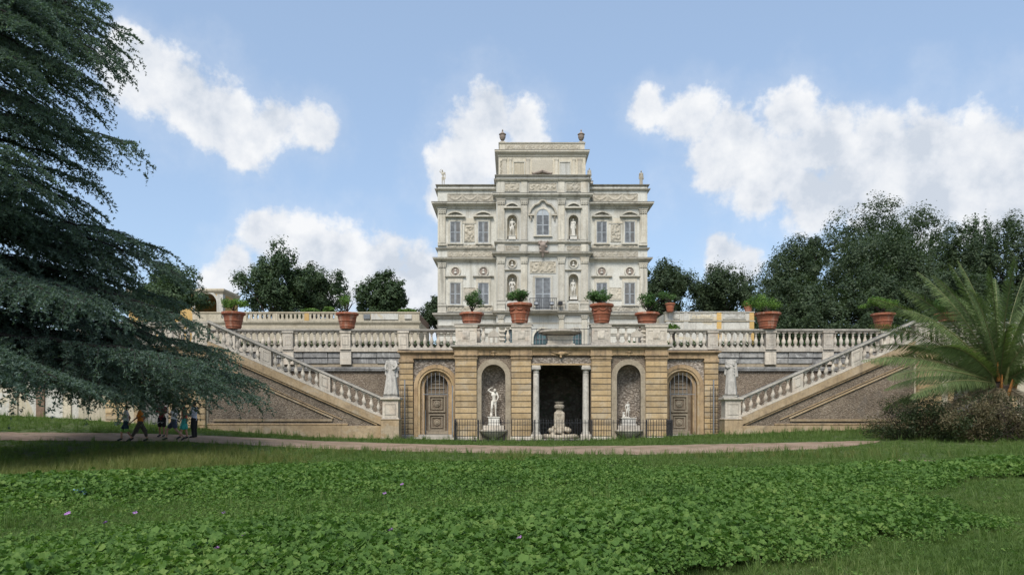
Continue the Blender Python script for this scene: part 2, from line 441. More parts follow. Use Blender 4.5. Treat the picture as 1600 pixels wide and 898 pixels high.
class MB:
    """collects faces for ONE mesh; coordinates are world unless build() is told otherwise"""
    def __init__(self):
        self.v, self.f = [], []

    def add(self, vs, fs):
        k = len(self.v)
        self.v.extend(vs)
        self.f.extend([tuple(i + k for i in f) for f in fs])
        return self

    def box(self, x0, x1, y0, y1, z0, z1):
        return self.add([(x0, y0, z0), (x1, y0, z0), (x1, y1, z0), (x0, y1, z0), (x0, y0, z1), (x1, y0, z1), (x1, y1, z1), (x0, y1, z1)],
                        [(0, 3, 2, 1), (4, 5, 6, 7), (0, 1, 5, 4), (1, 2, 6, 5), (2, 3, 7, 6), (3, 0, 4, 7)])

    def mbox(self, x0, x1, y0, y1, prof):
        """moulded box: rectangle in plan, profile of (projection, z) from bottom to top"""
        vs, fs = [], []
        for p, z in prof:
            vs += [(x0 - p, y0 - p, z), (x1 + p, y0 - p, z), (x1 + p, y1 + p, z), (x0 - p, y1 + p, z)]
        n = len(prof)
        fs.append((0, 3, 2, 1))
        for k in range(n - 1):
            a = 4 * k
            for i in range(4):
                j = (i + 1) % 4
                fs.append((a + i, a + j, a + 4 + j, a + 4 + i))
        a = 4 * (n - 1)
        fs.append((a, a + 1, a + 2, a + 3))
        return self.add(vs, fs)

    def block(self, x0, x1, z0, z1, yb, yf, c=0.02):
        """dressed block, chamfered round its front face (front looks to -y)"""
        vs = [(x0, yb, z0), (x1, yb, z0), (x1, yb, z1), (x0, yb, z1), (x0, yf + c, z0), (x1, yf + c, z0), (x1, yf + c, z1), (x0, yf + c, z1),
              (x0 + c, yf, z0 + c), (x1 - c, yf, z0 + c), (x1 - c, yf, z1 - c), (x0 + c, yf, z1 - c)]
        fs = [(3, 2, 1, 0), (8, 9, 10, 11)]
        for i in range(4):
            j = (i + 1) % 4
            fs += [(i, j, 4 + j, 4 + i), (4 + i, 4 + j, 8 + j, 8 + i)]
        return self.add(vs, fs)

    def lathe(self, prof, c=(0, 0, 0), n=12, a0=0.0, a1=2 * PI, shear=0.0, squash=1.0):
        full = abs(a1 - a0 - 2 * PI) < 1e-6
        m = n if full else n + 1
        vs, fs = [], []
        for r, z in prof:
            for i in range(m):
                a = a0 + (a1 - a0) * i / n
                x, y = r * math.cos(a), r * math.sin(a) * squash
                vs.append((c[0] + x, c[1] + y, c[2] + z + shear * x))
        for k in range(len(prof) - 1):
            for i in range(n):
                j = (i + 1) % m
                fs.append((k * m + i, k * m + j, (k + 1) * m + j, (k + 1) * m + i))
        if full:
            if prof[0][0] > 1e-4:
                fs.append(tuple(range(m - 1, -1, -1)))
            if prof[-1][0] > 1e-4:
                fs.append(tuple((len(prof) - 1) * m + i for i in range(m)))
        return self.add(vs, fs)

    def tube(self, pts, rad, n=6, cap=True):
        pts = [Vector(p) for p in pts]
        if not hasattr(rad, '__len__'):
            rad = [rad] * len(pts)
        vs, fs = [], []
        up = Vector((0.03, 0.02, 1))
        for k, p in enumerate(pts):
            d = (pts[min(k + 1, len(pts) - 1)] - pts[max(k - 1, 0)])
            d.normalize()
            s = d.cross(up)
            if s.length < 0.05:
                s = d.cross(Vector((1, 0.1, 0)))
            s.normalize()
            t = s.cross(d)
            for i in range(n):
                a = 2 * PI * i / n
                vs.append(tuple(p + (s * math.cos(a) + t * math.sin(a)) * rad[k]))
        for k in range(len(pts) - 1):
            for i in range(n):
                j = (i + 1) % n
                fs.append((k * n + i, k * n + j, (k + 1) * n + j, (k + 1) * n + i))
        if cap:
            fs.append(tuple(range(n - 1, -1, -1)))
            fs.append(tuple((len(pts) - 1) * n + i for i in range(n)))
        return self.add(vs, fs)

    def plate(self, outer, holes, y, depth):
        """upright plate facing -y: outline and holes in (x, z); holes and rim get sides of the given depth"""
        loops = [[Vector((x, z, 0)) for x, z in outer]] + [[Vector((x, z, 0)) for x, z in h] for h in holes]
        flat = [p for l in loops for p in l]
        tris = tessellate_polygon(loops)
        vs = [(p.x, y, p.y) for p in flat]
        fs = []
        for t in tris:
            a, b, c = (flat[i] for i in t)
            cr = (b - a).cross(c - a).z
            fs.append(tuple(t) if cr > 0 else tuple(reversed(t)))
        self.add(vs, fs)
        for l in loops:
            n = len(l)
            vs = [(p.x, y, p.y) for p in l] + [(p.x, y + depth, p.y) for p in l]
            self.add(vs, [(i, (i + 1) % n, n + (i + 1) % n, n + i) for i in range(n)])
        return self

    def niche(self, xc, z0, zs, r, y, n=10, deep=1.0):
        """concave niche: half cylinder from z0 to zs, quarter dome above"""
        vs, fs = [], []
        rows = [(r, z0), (r, zs)] + [(r * math.cos(PI / 2 * k / 5), zs + r * math.sin(PI / 2 * k / 5)) for k in range(1, 6)]
        for rr, z in rows:
            for i in range(n + 1):
                a = PI * i / n
                vs.append((xc - rr * math.cos(a), y + rr * math.sin(a) * deep, z))
        for k in range(len(rows) - 1):
            for i in range(n):
                a = k * (n + 1) + i
                fs.append((a, a + 1, a + n + 2, a + n + 1))
        self.add(vs, fs)
        self.add([(xc - r * math.cos(PI * i / n), y + r * math.sin(PI * i / n) * deep, z0) for i in range(n + 1)], [tuple(range(n + 1))])
        return self

    def arch_band(self, xc, z0, zs, r0, r1, y0, y1, n=14):
        """moulded surround of an arched opening: jambs and archivolt between radii r0 and r1, from y0 (front) to y1"""
        pi_ = [(-r0, z0)] + [(-r0 * math.cos(PI * i / n), zs + r0 * math.sin(PI * i / n)) for i in range(n + 1)] + [(r0, z0)]
        po = [(-r1, z0)] + [(-r1 * math.cos(PI * i / n), zs + r1 * math.sin(PI * i / n)) for i in range(n + 1)] + [(r1, z0)]
        m = len(pi_)
        vs = [(xc + x, y0, z) for x, z in pi_] + [(xc + x, y0, z) for x, z in po] + [(xc + x, y1, z) for x, z in pi_] + [(xc + x, y1, z) for x, z in po]
        fs = []
        for i in range(m - 1):
            fs += [(i, i + 1, m + i + 1, m + i), (i + 1, i, 2 * m + i, 2 * m + i + 1), (m + i, m + i + 1, 3 * m + i + 1, 3 * m + i)]
        return self.add(vs, fs)

    def build(self, name, mat, parent=None, local=False, smooth=False, loc=(0, 0, 0)):
        off = Vector((0, 0, 0)) if (local or parent is None) else world_loc(parent)
        off = off + Vector(loc)
        me = bpy.data.meshes.new(name)
        me.from_pydata([(a - off.x, b - off.y, c - off.z) for a, b, c in self.v] if not local else self.v, [], self.f)
        me.update()
        if smooth:
            me.polygons.foreach_set('use_smooth', [True] * len(me.polygons))
        lo = loc
        return link_mesh(name, me, mat, parent, lo)


def arch_loop(xc, z0, zs, r, n=12):
    return [(xc - r, z0), (xc + r, z0)] + [(xc + r * math.cos(PI * i / n), zs + r * math.sin(PI * i / n)) for i in range(n + 1)]


def copy_tree(o, parent=None):
    c = o.copy()
    col.objects.link(c)
    c.parent = parent
    for ch in list(o.children):
        copy_tree(ch, c)
    return c


def quads_mesh(name, P, N_, size, rng, aspect=0.6, bend=0.0):
    """leaf blades: one pointed quad at every point P, plane normal N_, numpy arrays"""
    n = len(P)
    nrm = N_ / (np.linalg.norm(N_, axis=1, keepdims=True) + 1e-9)
    rv = rng.normal(size=(n, 3))
    t = np.cross(nrm, rv)
    t /= np.linalg.norm(t, axis=1, keepdims=True) + 1e-9
    b = np.cross(nrm, t)
    s = (size if hasattr(size, '__len__') else np.full(n, size))[:, None]
    v = np.empty((n, 4, 3))
    v[:, 0] = P - t * s * 0.5
    v[:, 1] = P + b * s * 0.5 * aspect + nrm * s * bend
    v[:, 2] = P + t * s * 0.5
    v[:, 3] = P - b * s * 0.5 * aspect + nrm * s * bend
    return raw_mesh(name, v.reshape(-1, 3), n, 4)


def raw_mesh(name, V, nf, k):
    """mesh of nf separate k-gons whose vertices are listed in order"""
    me = bpy.data.meshes.new(name)
    me.vertices.add(nf * k)
    me.vertices.foreach_set('co', np.ascontiguousarray(V, dtype=np.float32).ravel())
    me.loops.add(nf * k)
    me.loops.foreach_set('vertex_index', np.arange(nf * k, dtype=np.int32))
    me.polygons.add(nf)
    me.polygons.foreach_set('loop_start', np.arange(0, nf * k, k, dtype=np.int32))
    me.update(calc_edges=True)
    me.validate()
    return me


# ------------------------------------------------------------------ sculpted figures: capsules fused into one surface
def cap_mesh(mb, p, r, q, s, n=9):
    p, q = Vector(p), Vector(q)
    d = q - p
    L = d.length
    if L < 1e-5:
        return
    d.normalize()
    pts, rad = [], []
    for a in (-80, -50, -20):
        pts.append(p + d * r * math.sin(R(a)))
        rad.append(r * math.cos(R(a)))
    for a in (20, 50, 80):
        pts.append(q + d * s * math.sin(R(a)))
        rad.append(s * math.cos(R(a)))
    mb.tube(pts, rad, n)


def ell_mesh(mb, c, r, n=10):
    vs, fs = [], []
    m = 7
    for k in range(m):
        a = -PI / 2 + PI * (k + 0.5) / m
        for i in range(n):
            t = 2 * PI * i / n
            vs.append((c[0] + r[0] * math.cos(a) * math.cos(t), c[1] + r[1] * math.cos(a) * math.sin(t), c[2] + r[2] * math.sin(a)))
    for k in range(m - 1):
        for i in range(n):
            j = (i + 1) % n
            fs.append((k * n + i, k * n + j, (k + 1) * n + j, (k + 1) * n + i))
    fs.append(tuple(range(n - 1, -1, -1)))
    fs.append(tuple((m - 1) * n + i for i in range(n)))
    mb.add(vs, fs)


def fuse(caps, ells, voxel, name='figure', smooth=3):
    mb = MB()
    for p, r, q, s in caps:
        cap_mesh(mb, p, r, q, s)
    for c, r in ells:
        ell_mesh(mb, c, r)
    me = bpy.data.meshes.new('tmp')
    me.from_pydata(mb.v, [], mb.f)
    o = bpy.data.objects.new('tmp', me)
    col.objects.link(o)
    md = o.modifiers.new('r', 'REMESH')
    md.mode = 'VOXEL'
    md.voxel_size = voxel
    ms = o.modifiers.new('s', 'SMOOTH')
    ms.factor = 0.5
    ms.iterations = smooth
    dg = bpy.context.evaluated_depsgraph_get()
    dg.update()
    res = bpy.data.meshes.new_from_object(o.evaluated_get(dg))
    res.name = name
    bpy.data.objects.remove(o)
    bpy.data.meshes.remove(me)
    res.polygons.foreach_set('use_smooth', [True] * len(res.polygons))
    return res


BASE_POSE = dict(pelvis=(0, 0, .53), waist=(0, 0, .62), chest=(0, 0, .74), neck=(0, 0, .835), head=(0, -.008, .925),
                 shl=(-.098, 0, .81), shr=(.098, 0, .81), ell=(-.125, .01, .64), elr=(.125, .01, .64),
                 wrl=(-.135, -.03, .49), wrr=(.135, -.03, .49), hal=(-.135, -.045, .43), har=(.135, -.045, .43),
                 hil=(-.052, 0, .50), hir=(.052, 0, .50), knl=(-.058, -.012, .28), knr=(.058, -.012, .28),
                 anl=(-.058, .012, .045), anr=(.058, .012, .045), tol=(-.07, -.085, .018), tor=(.07, -.085, .018))


def pose(**kw):
    J = dict(BASE_POSE)
    J.update(kw)
    return J


def body_parts(J, head=True):
    caps = [(J['pelvis'], .07, J['waist'], .062), (J['waist'], .062, J['chest'], .072), (J['chest'], .06, J['neck'], .03),
            (J['shl'], .038, J['shr'], .038)]
    ells = [(J['pelvis'], (.088, .066, .07)), (J['chest'], (.098, .066, .085))]
    for s in 'lr':
        caps += [(J['sh' + s], .036, J['el' + s], .027), (J['el' + s], .026, J['wr' + s], .017), (J['wr' + s], .016, J['ha' + s], .02),
                 (J['hi' + s], .06, J['kn' + s], .037), (J['kn' + s], .036, J['an' + s], .023), (J['an' + s], .026, J['to' + s], .02)]
    if head:
        h = Vector(J['head'])
        caps.append((J['neck'], .027, h - Vector((0, -.01, .03)), .028))
        ells += [(h, (.046, .054, .062)), (h + Vector((0, -.03, -.03)), (.032, .026, .03)), (h + Vector((0, -.058, -.008)), (.009, .012, .014)),
                 (h + Vector((-.047, 0, -.004)), (.008, .012, .018)), (h + Vector((.047, 0, -.004)), (.008, .012, .018))]
    return caps, ells


def scaled(caps, ells, s):
    f = lambda p: tuple(Vector(p) * s)
    return [(f(p), r * s, f(q), t * s) for p, r, q, t in caps], [(f(c), tuple(x * s for x in r)) for c, r in ells]


# ------------------------------------------------------------------ ground
AXS = [-300, -60, -40, -25, -19, -11, -4, 3, 9, 13, 17, 30, 60, 300]
AZS = [2.0, 2.0, 1.8, 1.3, .85, .22, .08, .05, .28, .42, .58, .9, 1.2, 1.2]


def gz(x, y):
    x = np.asarray(x, float)
    y = np.asarray(y, float)
    t = np.clip((y - 21) / 19.0, 0, 1)
    s = t * t * (3 - 2 * t)
    near = np.exp(-((y - 18) / 9.0) ** 2)
    return np.interp(x, AXS, AZS) * s + near * (0.05 * np.sin(x * .55 + 1.0) + 0.04 * np.sin(y * .8 + x * .3))


def ground_hit(px, py):
    D = 30.0
    lo, hi = 4.0, 60.0
    for _ in range(40):
        D = 0.5 * (lo + hi)
        y = HOR + (CAM_Z - float(gz(X(px, D), D))) * F / D
        if y > py:
            lo = D
        else:
            hi = D
    return X(px, D), D


def lin(a, b, st):
    return list(np.arange(a, b, st))


def grid_sheet(name, xs, ys, zf, mat, kind='structure'):
    xs, ys = np.array(xs, float), np.array(ys, float)
    gx, gy = np.meshgrid(xs, ys)
    gzv = zf(gx, gy)
    V = np.stack([gx, gy, gzv], -1).reshape(-1, 3)
    nx, ny = len(xs), len(ys)
    fs = [(j * nx + i, j * nx + i + 1, (j + 1) * nx + i + 1, (j + 1) * nx + i) for j in range(ny - 1) for i in range(nx - 1)]
    me = bpy.data.meshes.new(name)
    me.from_pydata([tuple(v) for v in V], [], fs)
    me.polygons.foreach_set('use_smooth', [True] * len(me.polygons))
    return tag(link_mesh(name, me, mat), kind=kind)


M['lawn'] = stone_mat('lawn_soil_and_thatch', [(0.040, 0.062, 0.016), (0.062, 0.092, 0.026), (0.085, 0.105, 0.036)], 0.8,
                      stain=(0.11, 0.088, 0.048), stain_amt=0.5, bump=0.6, fine_scale=7)
M['path'] = stone_mat('sandy_path', [(0.21, 0.14, 0.09), (0.29, 0.205, 0.14), (0.35, 0.26, 0.19)], 0.9,
                      patch=(0.10, 0.105, 0.045), patch_amt=0.55, stain=(0.15, 0.11, 0.08), stain_amt=0.6, bump=0.5, fine_scale=12)
M['garden'] = stone_mat('garden_gravel', [(0.16, 0.15, 0.11), (0.24, 0.22, 0.17)], 1.0, stain=(0.06, 0.09, 0.03), stain_amt=0.5, bump=0.4)
gx_ = [-900, -400, -200, -110] + lin(-70, 70, 1.4) + [70, 110, 200, 400, 900]
gy_ = [-600, -200, -60, -20, 0] + lin(4, 44, 1.0) + [46, 52]
grid_sheet('ground', gx_, gy_, lambda x, y: gz(x, y), 'lawn')
# path: edges read where it lies on the ground
PU = [(-500, 668), (-200, 672), (0, 675.5), (150, 676.5), (270, 678.5), (400, 684), (500, 689), (650, 694), (850, 697.5), (1000, 696.5), (1150, 693.5), (1280, 690.5), (1340, 689.5), (1378, 689.2)]
PL = [(-500, 692), (-200, 690), (0, 688), (150, 689), (270, 690), (400, 696), (500, 701.5), (650, 706), (850, 710.5), (1000, 711), (1150, 707.5), (1280, 702), (1340, 695.5), (1378, 689.8)]
rgp = np.random.default_rng(7)
vs, fs = [], []
K = 120
for i in range(K + 1):
    px = -500 + 1878 * i / K
    a = ground_hit(px, np.interp(px, *zip(*PU)))
    b = ground_hit(px, np.interp(px, *zip(*PL)))
    ja, jb = rgp.normal(0, .10, 2)
    a, b = (a[0], min(a[1] + ja, 39.2)), (b[0], b[1] + jb)
    for k in range(7):
        t = k / 6
        x, y = b[0] + (a[0] - b[0]) * t, b[1] + (a[1] - b[1]) * t
        vs.append((x, y, float(gz(x, y)) + 0.02 + 0.012 * math.sin(PI * t)))
for i in range(K):
    for k in range(6):
        fs.append((i * 7 + k, (i + 1) * 7 + k, (i + 1) * 7 + k + 1, i * 7 + k + 1))
path_o = MB().add(vs, fs).build('path', 'path', smooth=True)
tag(path_o, kind='structure')
vs = [(ground_hit(p, q)[0], ground_hit(p, q)[1]) for p, q in [(1362, 722), (1400, 724.5), (1450, 723.5), (1500, 722), (1450, 720), (1405, 719)]]
tag(MB().add([(x, y, float(gz(x, y)) + .03) for x, y in vs], [tuple(range(6))]).build('bare_path_patch', 'path'), kind='structure')
grid_sheet('garden_ground', [-900, -200, -60, -20, 20, 60, 200, 900], [43.35, 60, 100, 200, 900], lambda x, y: 0 * x + 5.4, 'garden')


def pu(px, D):
    return (px - 800) * D / F            # world x of a pixel column at depth D


# ------------------------------------------------------------------ baluster prototypes
BAL_PROF = [(.115, 0), (.115, .07), (.075, .09), (.07, .13), (.10, .20), (.122, .28), (.115, .36), (.075, .46), (.055, .55), (.05, .60), (.075, .64),
            (.06, .67), (.07, .71), (.105, .73), (.105, .80)]


def baluster_mesh(h, shear=0.0, r=1.0):
    mb = MB()
    k = h / .80
    mb.lathe([(a * r, b * k) for a, b in BAL_PROF], n=10, shear=shear)
    # square plinth and abacus
    for z0, z1 in ((0, .055 * k), (h - .05 * k, h)):
        w = .118 * r
        mb.add([(x, y, z + shear * x) for z in (z0 - .003, z1 + .003) for x, y in ((-w, -w), (w, -w), (w, w), (-w, w))],
               [(0, 3, 2, 1), (4, 5, 6, 7), (0, 1, 5, 4), (1, 2, 6, 5), (2, 3, 7, 6), (3, 0, 4, 7)])
    me = bpy.data.meshes.new('baluster')
    me.from_pydata(mb.v, [], mb.f)
    me.materials.append(M['trav'])
    return me


def bar_slope(mb, x0, x1, z0, z1, y0, y1, h):
    """bar from (x0,z0) to (x1,z1), upright height h, underside on the line"""
    mb.add([(x0, y0, z0), (x1, y0, z1), (x1, y1, z1), (x0, y1, z0), (x0, y0, z0 + h), (x1, y0, z1 + h), (x1, y1, z1 + h), (x0, y1, z0 + h)],
           [(0, 3, 2, 1), (4, 5, 6, 7), (0, 1, 5, 4), (1, 2, 6, 5), (2, 3, 7, 6), (3, 0, 4, 7)])


def pedestal(parent, x0, x1, yc, z0, z1, d=.44, mat='trav', name='pedestal', panel=True):
    mb = MB()
    y0, y1 = yc - d / 2, yc + d / 2
    mb.mbox(x0, x1, y0, y1, [(.03, z0), (.03, z0 + .12), (0.0, z0 + .15), (0.0, z1 - .16), (.02, z1 - .14), (.05, z1 - .1), (.05, z1)])
    o = mb.build(name, mat, parent)
    if panel and x1 - x0 > .4:
        m2 = MB()
        xa, xb, za, zb = x0 + .1, x1 - .1, z0 + .26, z1 - .28
        for a in ((xa, xb, za, za + .035), (xa, xb, zb - .035, zb), (xa, xa + .035, za + .035, zb - .035), (xb - .035, xb, za + .035, zb - .035)):
            m2.box(a[0], a[1], y0 - .02, y0 + .02, a[2], a[3])
        m2.build('panel_moulding', mat, o)
    return o


def balustrade(label, peds, yc, z0, z1, nb, ped_w=.58, ends=(True, True), group='stone balustrades of the terrace'):
    peds = sorted(peds)
    root = thing('balustrade', ((peds[0] + peds[-1]) / 2, yc, z0), label, 'balustrade', group)
    hr, hb = .17, .13
    me = baluster_mesh(z1 - z0 - hr - hb)
    e0, e1 = peds[0] - ped_w / 2 * ends[0], peds[-1] + ped_w / 2 * ends[1]
    MB().mbox(e0 + .04, e1 - .04, yc - .17, yc + .17, [(0, z0 - .02), (0, z0 + hb - .02), (-.02, z0 + hb)]).build('bottom_rail', 'trav', root)
    MB().mbox(e0 - .02, e1 + .02, yc - .17, yc + .17, [(-.03, z1 - hr), (0, z1 - hr + .03), (.03, z1 - hr + .07), (.05, z1 - hr + .10), (.05, z1 - .02), (.03, z1)]).build('top_rail', 'trav_dark', root)
    for i, p in enumerate(peds):
        if (i == 0 and not ends[0]) or (i == len(peds) - 1 and not ends[1]):
            continue
        pedestal(root, p - ped_w / 2, p + ped_w / 2, yc, z0, z1 - hr + .05, d=.42)
    rg = random.Random(int(abs(peds[0]) * 100))
    for a, b in zip(peds[:-1], peds[1:]):
        a2, b2 = a + ped_w / 2, b - ped_w / 2
        n = nb if isinstance(nb, int) else max(2, round((b2 - a2) / nb))
        for k in range(n):
            x = a2 + (b2 - a2) * (k + .5) / n
            link_mesh('baluster', me, None, root, (x - root.location.x, 0, hb), rg.uniform(-.05, .05))
    return root


# ------------------------------------------------------------------ grotto pavilion: centre block with niches, door bays
Y0 = 40.0
gp = thing('grotto_pavilion', (AX, Y0, 0), 'ochre rusticated terrace front with dark columned grotto, two niches and two arched doors', 'grotto')
OPEN, OTOP = 1.67, 4.28
NR, NZ0, NZS, NU = .67, .70, 3.65, 3.79
mb = MB()
mb.plate([(AX - 5.95, -.5), (AX + 5.95, -.5), (AX + 5.95, 4.98), (AX - 5.95, 4.98)],
         [[(AX - OPEN, -.3), (AX + OPEN, -.3), (AX + OPEN, OTOP), (AX - OPEN, OTOP)], arch_loop(AX - NU, NZ0, NZS, NR), arch_loop(AX + NU, NZ0, NZS, NR)],
         Y0 + .22, .30)
mb.build('wall', 'gravel', gp)
for s in (-1, 1):
    xn = AX + s * NU
    o = MB().niche(xn, NZ0, NZS, NR, Y0 + .5).build('niche', 'gravel_grey', gp, smooth=True)
    MB().box(xn - NR - .03, xn + NR + .03, Y0 + .27, Y0 + .42, NZS - .04, NZS + .04).build('impost_band', 'mortar', o) if False else None
    mbf = MB()
    mbf.arch_band(xn, .05, NZS, NR + .0, NR + .30, Y0 + .13, Y0 + .25)
    fo = mbf.build('niche_surround', 'mortar', gp)
    # keystone ornament above the niche
    ca = [((xn - .28, Y0 + .1, 4.93), .035, (xn - .08, Y0 + .05, 5.02), .05), ((xn + .28, Y0 + .1, 4.93), .035, (xn + .08, Y0 + .05, 5.02), .05)]
    el = [((xn, Y0 + .05, 5.02), (.13, .09, .10)), ((xn, Y0 + .06, 4.86), (.08, .07, .09))]
    off = Vector(gp.location)
    me = fuse([((Vector(p) - off), r, (Vector(q) - off), t) for p, r, q, t in ca], [((Vector(c) - off), r) for c, r in el], .025, 'keystone_ornament')
    link_mesh('keystone_ornament', me, 'ochre_dark', gp)
# rusticated pilasters: every block its own piece
BH = .333
block_cache = {}


def rustic(parent, u0, u1, z0, z1, yf, mat='ochre', depth=.22, name='rusticated_pilaster'):
    core = MB().box(u0 + .03, u1 - .03, yf + .05, yf + depth, z0, z1).build(name, 'joint', parent)
    n = max(1, round((z1 - z0) / BH))
    h = (z1 - z0) / n
    key = (round(u1 - u0, 3), round(h, 4), mat, depth)
    if key not in block_cache:
        b = MB().block(-(u1 - u0) / 2, (u1 - u0) / 2, .012, h - .012, depth - .02, 0, .018)
        me = bpy.data.meshes.new('block')
        me.from_pydata(b.v, [], b.f)
        me.materials.append(M[mat])
        block_cache[key] = me
    w = world_loc(core)
    for k in range(n):
        link_mesh('block', block_cache[key], None, core, ((u0 + u1) / 2 - w.x, yf - w.y, z0 + k * h - w.z))
    return core


PIL = [(-5.92, -4.72), (-2.78, -1.68), (1.68, 2.78), (4.72, 5.92)]
for a, b in PIL:
    rustic(gp, AX + a, AX + b, .30, 4.52, Y0)
    MB().mbox(AX + a, AX + b, Y0, Y0 + .22, [(.06, -.4), (.06, .22), (.02, .295)]).build('pilaster_base', 'trav', gp)
    MB().mbox(AX + a, AX + b, Y0, Y0 + .24, [(.0, 4.525), (.01, 4.58), (.05, 4.62), (.05, 4.68), (.02, 4.70), (.02, 4.76), (.09, 4.80), (.09, 4.84), (.05, 4.86), (.05, 5.12)]).build('pilaster_capital', 'ochre_dark', gp)
MB().box(AX - OPEN, AX + OPEN, Y0 + .08, Y0 + .5, OTOP, OTOP + .09).build('lintel', 'ochre', gp)
MB().box(AX - OPEN - .0, AX + OPEN + .0, Y0 + .13, Y0 + .5, OTOP + .092, OTOP + .40).build('lintel_frieze', 'gravel_grey', gp)
MB().mbox(AX - 5.9, AX + 5.9, Y0 + .06, Y0 + 3.2, [(0, 4.84), (0, 5.10), (.03, 5.13), (.10, 5.17), (.12, 5.22)]).build('entablature', 'ochre_dark', gp)
MB().mbox(AX - 5.95, AX + 5.95, Y0 + .0, Y0 + 3.2, [(.1, 5.222), (.2, 5.26), (.24, 5.30), (.24, 5.36), (.20, 5.388)]).build('cornice', 'trav_dark', gp)
# crest over the grotto opening
off = Vector(gp.location)
cr = [((AX - .55, Y0 + .04, 5.0), .03, (AX - .2, Y0, 4.93), .05), ((AX + .55, Y0 + .04, 5.0), .03, (AX + .2, Y0, 4.93), .05)]
ce = [((AX, Y0 - .02, 4.93), (.2, .1, .13)), ((AX - .02, Y0 - .02, 4.74), (.07, .08, .09)), ((AX + .2, Y0, 5.0), (.1, .08, .05))]
link_mesh('grotto_crest', fuse([(Vector(p) - off, r, Vector(q) - off, t) for p, r, q, t in cr], [(Vector(c) - off, r) for c, r in ce], .025), 'ochre_dark', gp)
# columns
for s in (-1, 1):
    xc = AX + s * 1.40
    c = MB()
    c.lathe([(.24, .42), (.24, .50), (.20, .54), (.19, .60), (.185, 1.4), (.18, 2.4), (.165, 3.85), (.20, 3.88), (.165, 3.92), (.165, 3.97), (.22, 4.05)], (xc, Y0 + .32, 0), 18)
    co = c.build('column', 'marble_worn', gp, smooth=False)
    MB().mbox(xc - .28, xc + .28, Y0 + .04, Y0 + .6, [(.03, -.3), (.03, .35), (0, .42)]).build('column_plinth', 'trav', co)
    MB().box(xc - .25, xc + .25, Y0 + .07, Y0 + .57, 4.05, 4.18).build('abacus', 'marble_worn', co)
    MB().box(xc - .23, xc + .23, Y0 + .09, Y0 + .55, 4.18, OTOP - .003).build('impost', 'trav', co)
# chamber behind the opening
mb = MB()
xl, xr, yb, zt = AX - 2.0, AX + 2.0, 45.2, 3.0
arc = [(AX - 2.0 * math.cos(PI * i / 14), zt + 1.5 * math.sin(PI * i / 14)) for i in range(15)]
sec = [(xl, -.1)] + arc + [(xr, -.1)]
nn = len(sec)
mb.add([(x, Y0 + .53, z) for x, z in sec] + [(x, yb, z) for x, z in sec], [(i, nn + i, nn + i + 1, i + 1) for i in range(nn - 1)] + [tuple(range(nn, 2 * nn))])
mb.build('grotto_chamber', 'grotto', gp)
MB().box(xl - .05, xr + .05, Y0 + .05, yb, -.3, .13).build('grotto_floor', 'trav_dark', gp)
MB().arch_band(AX, .1, 2.5, 1.25, 1.5, yb - .25, yb - .01).build('grotto_arch', 'grotto', gp)
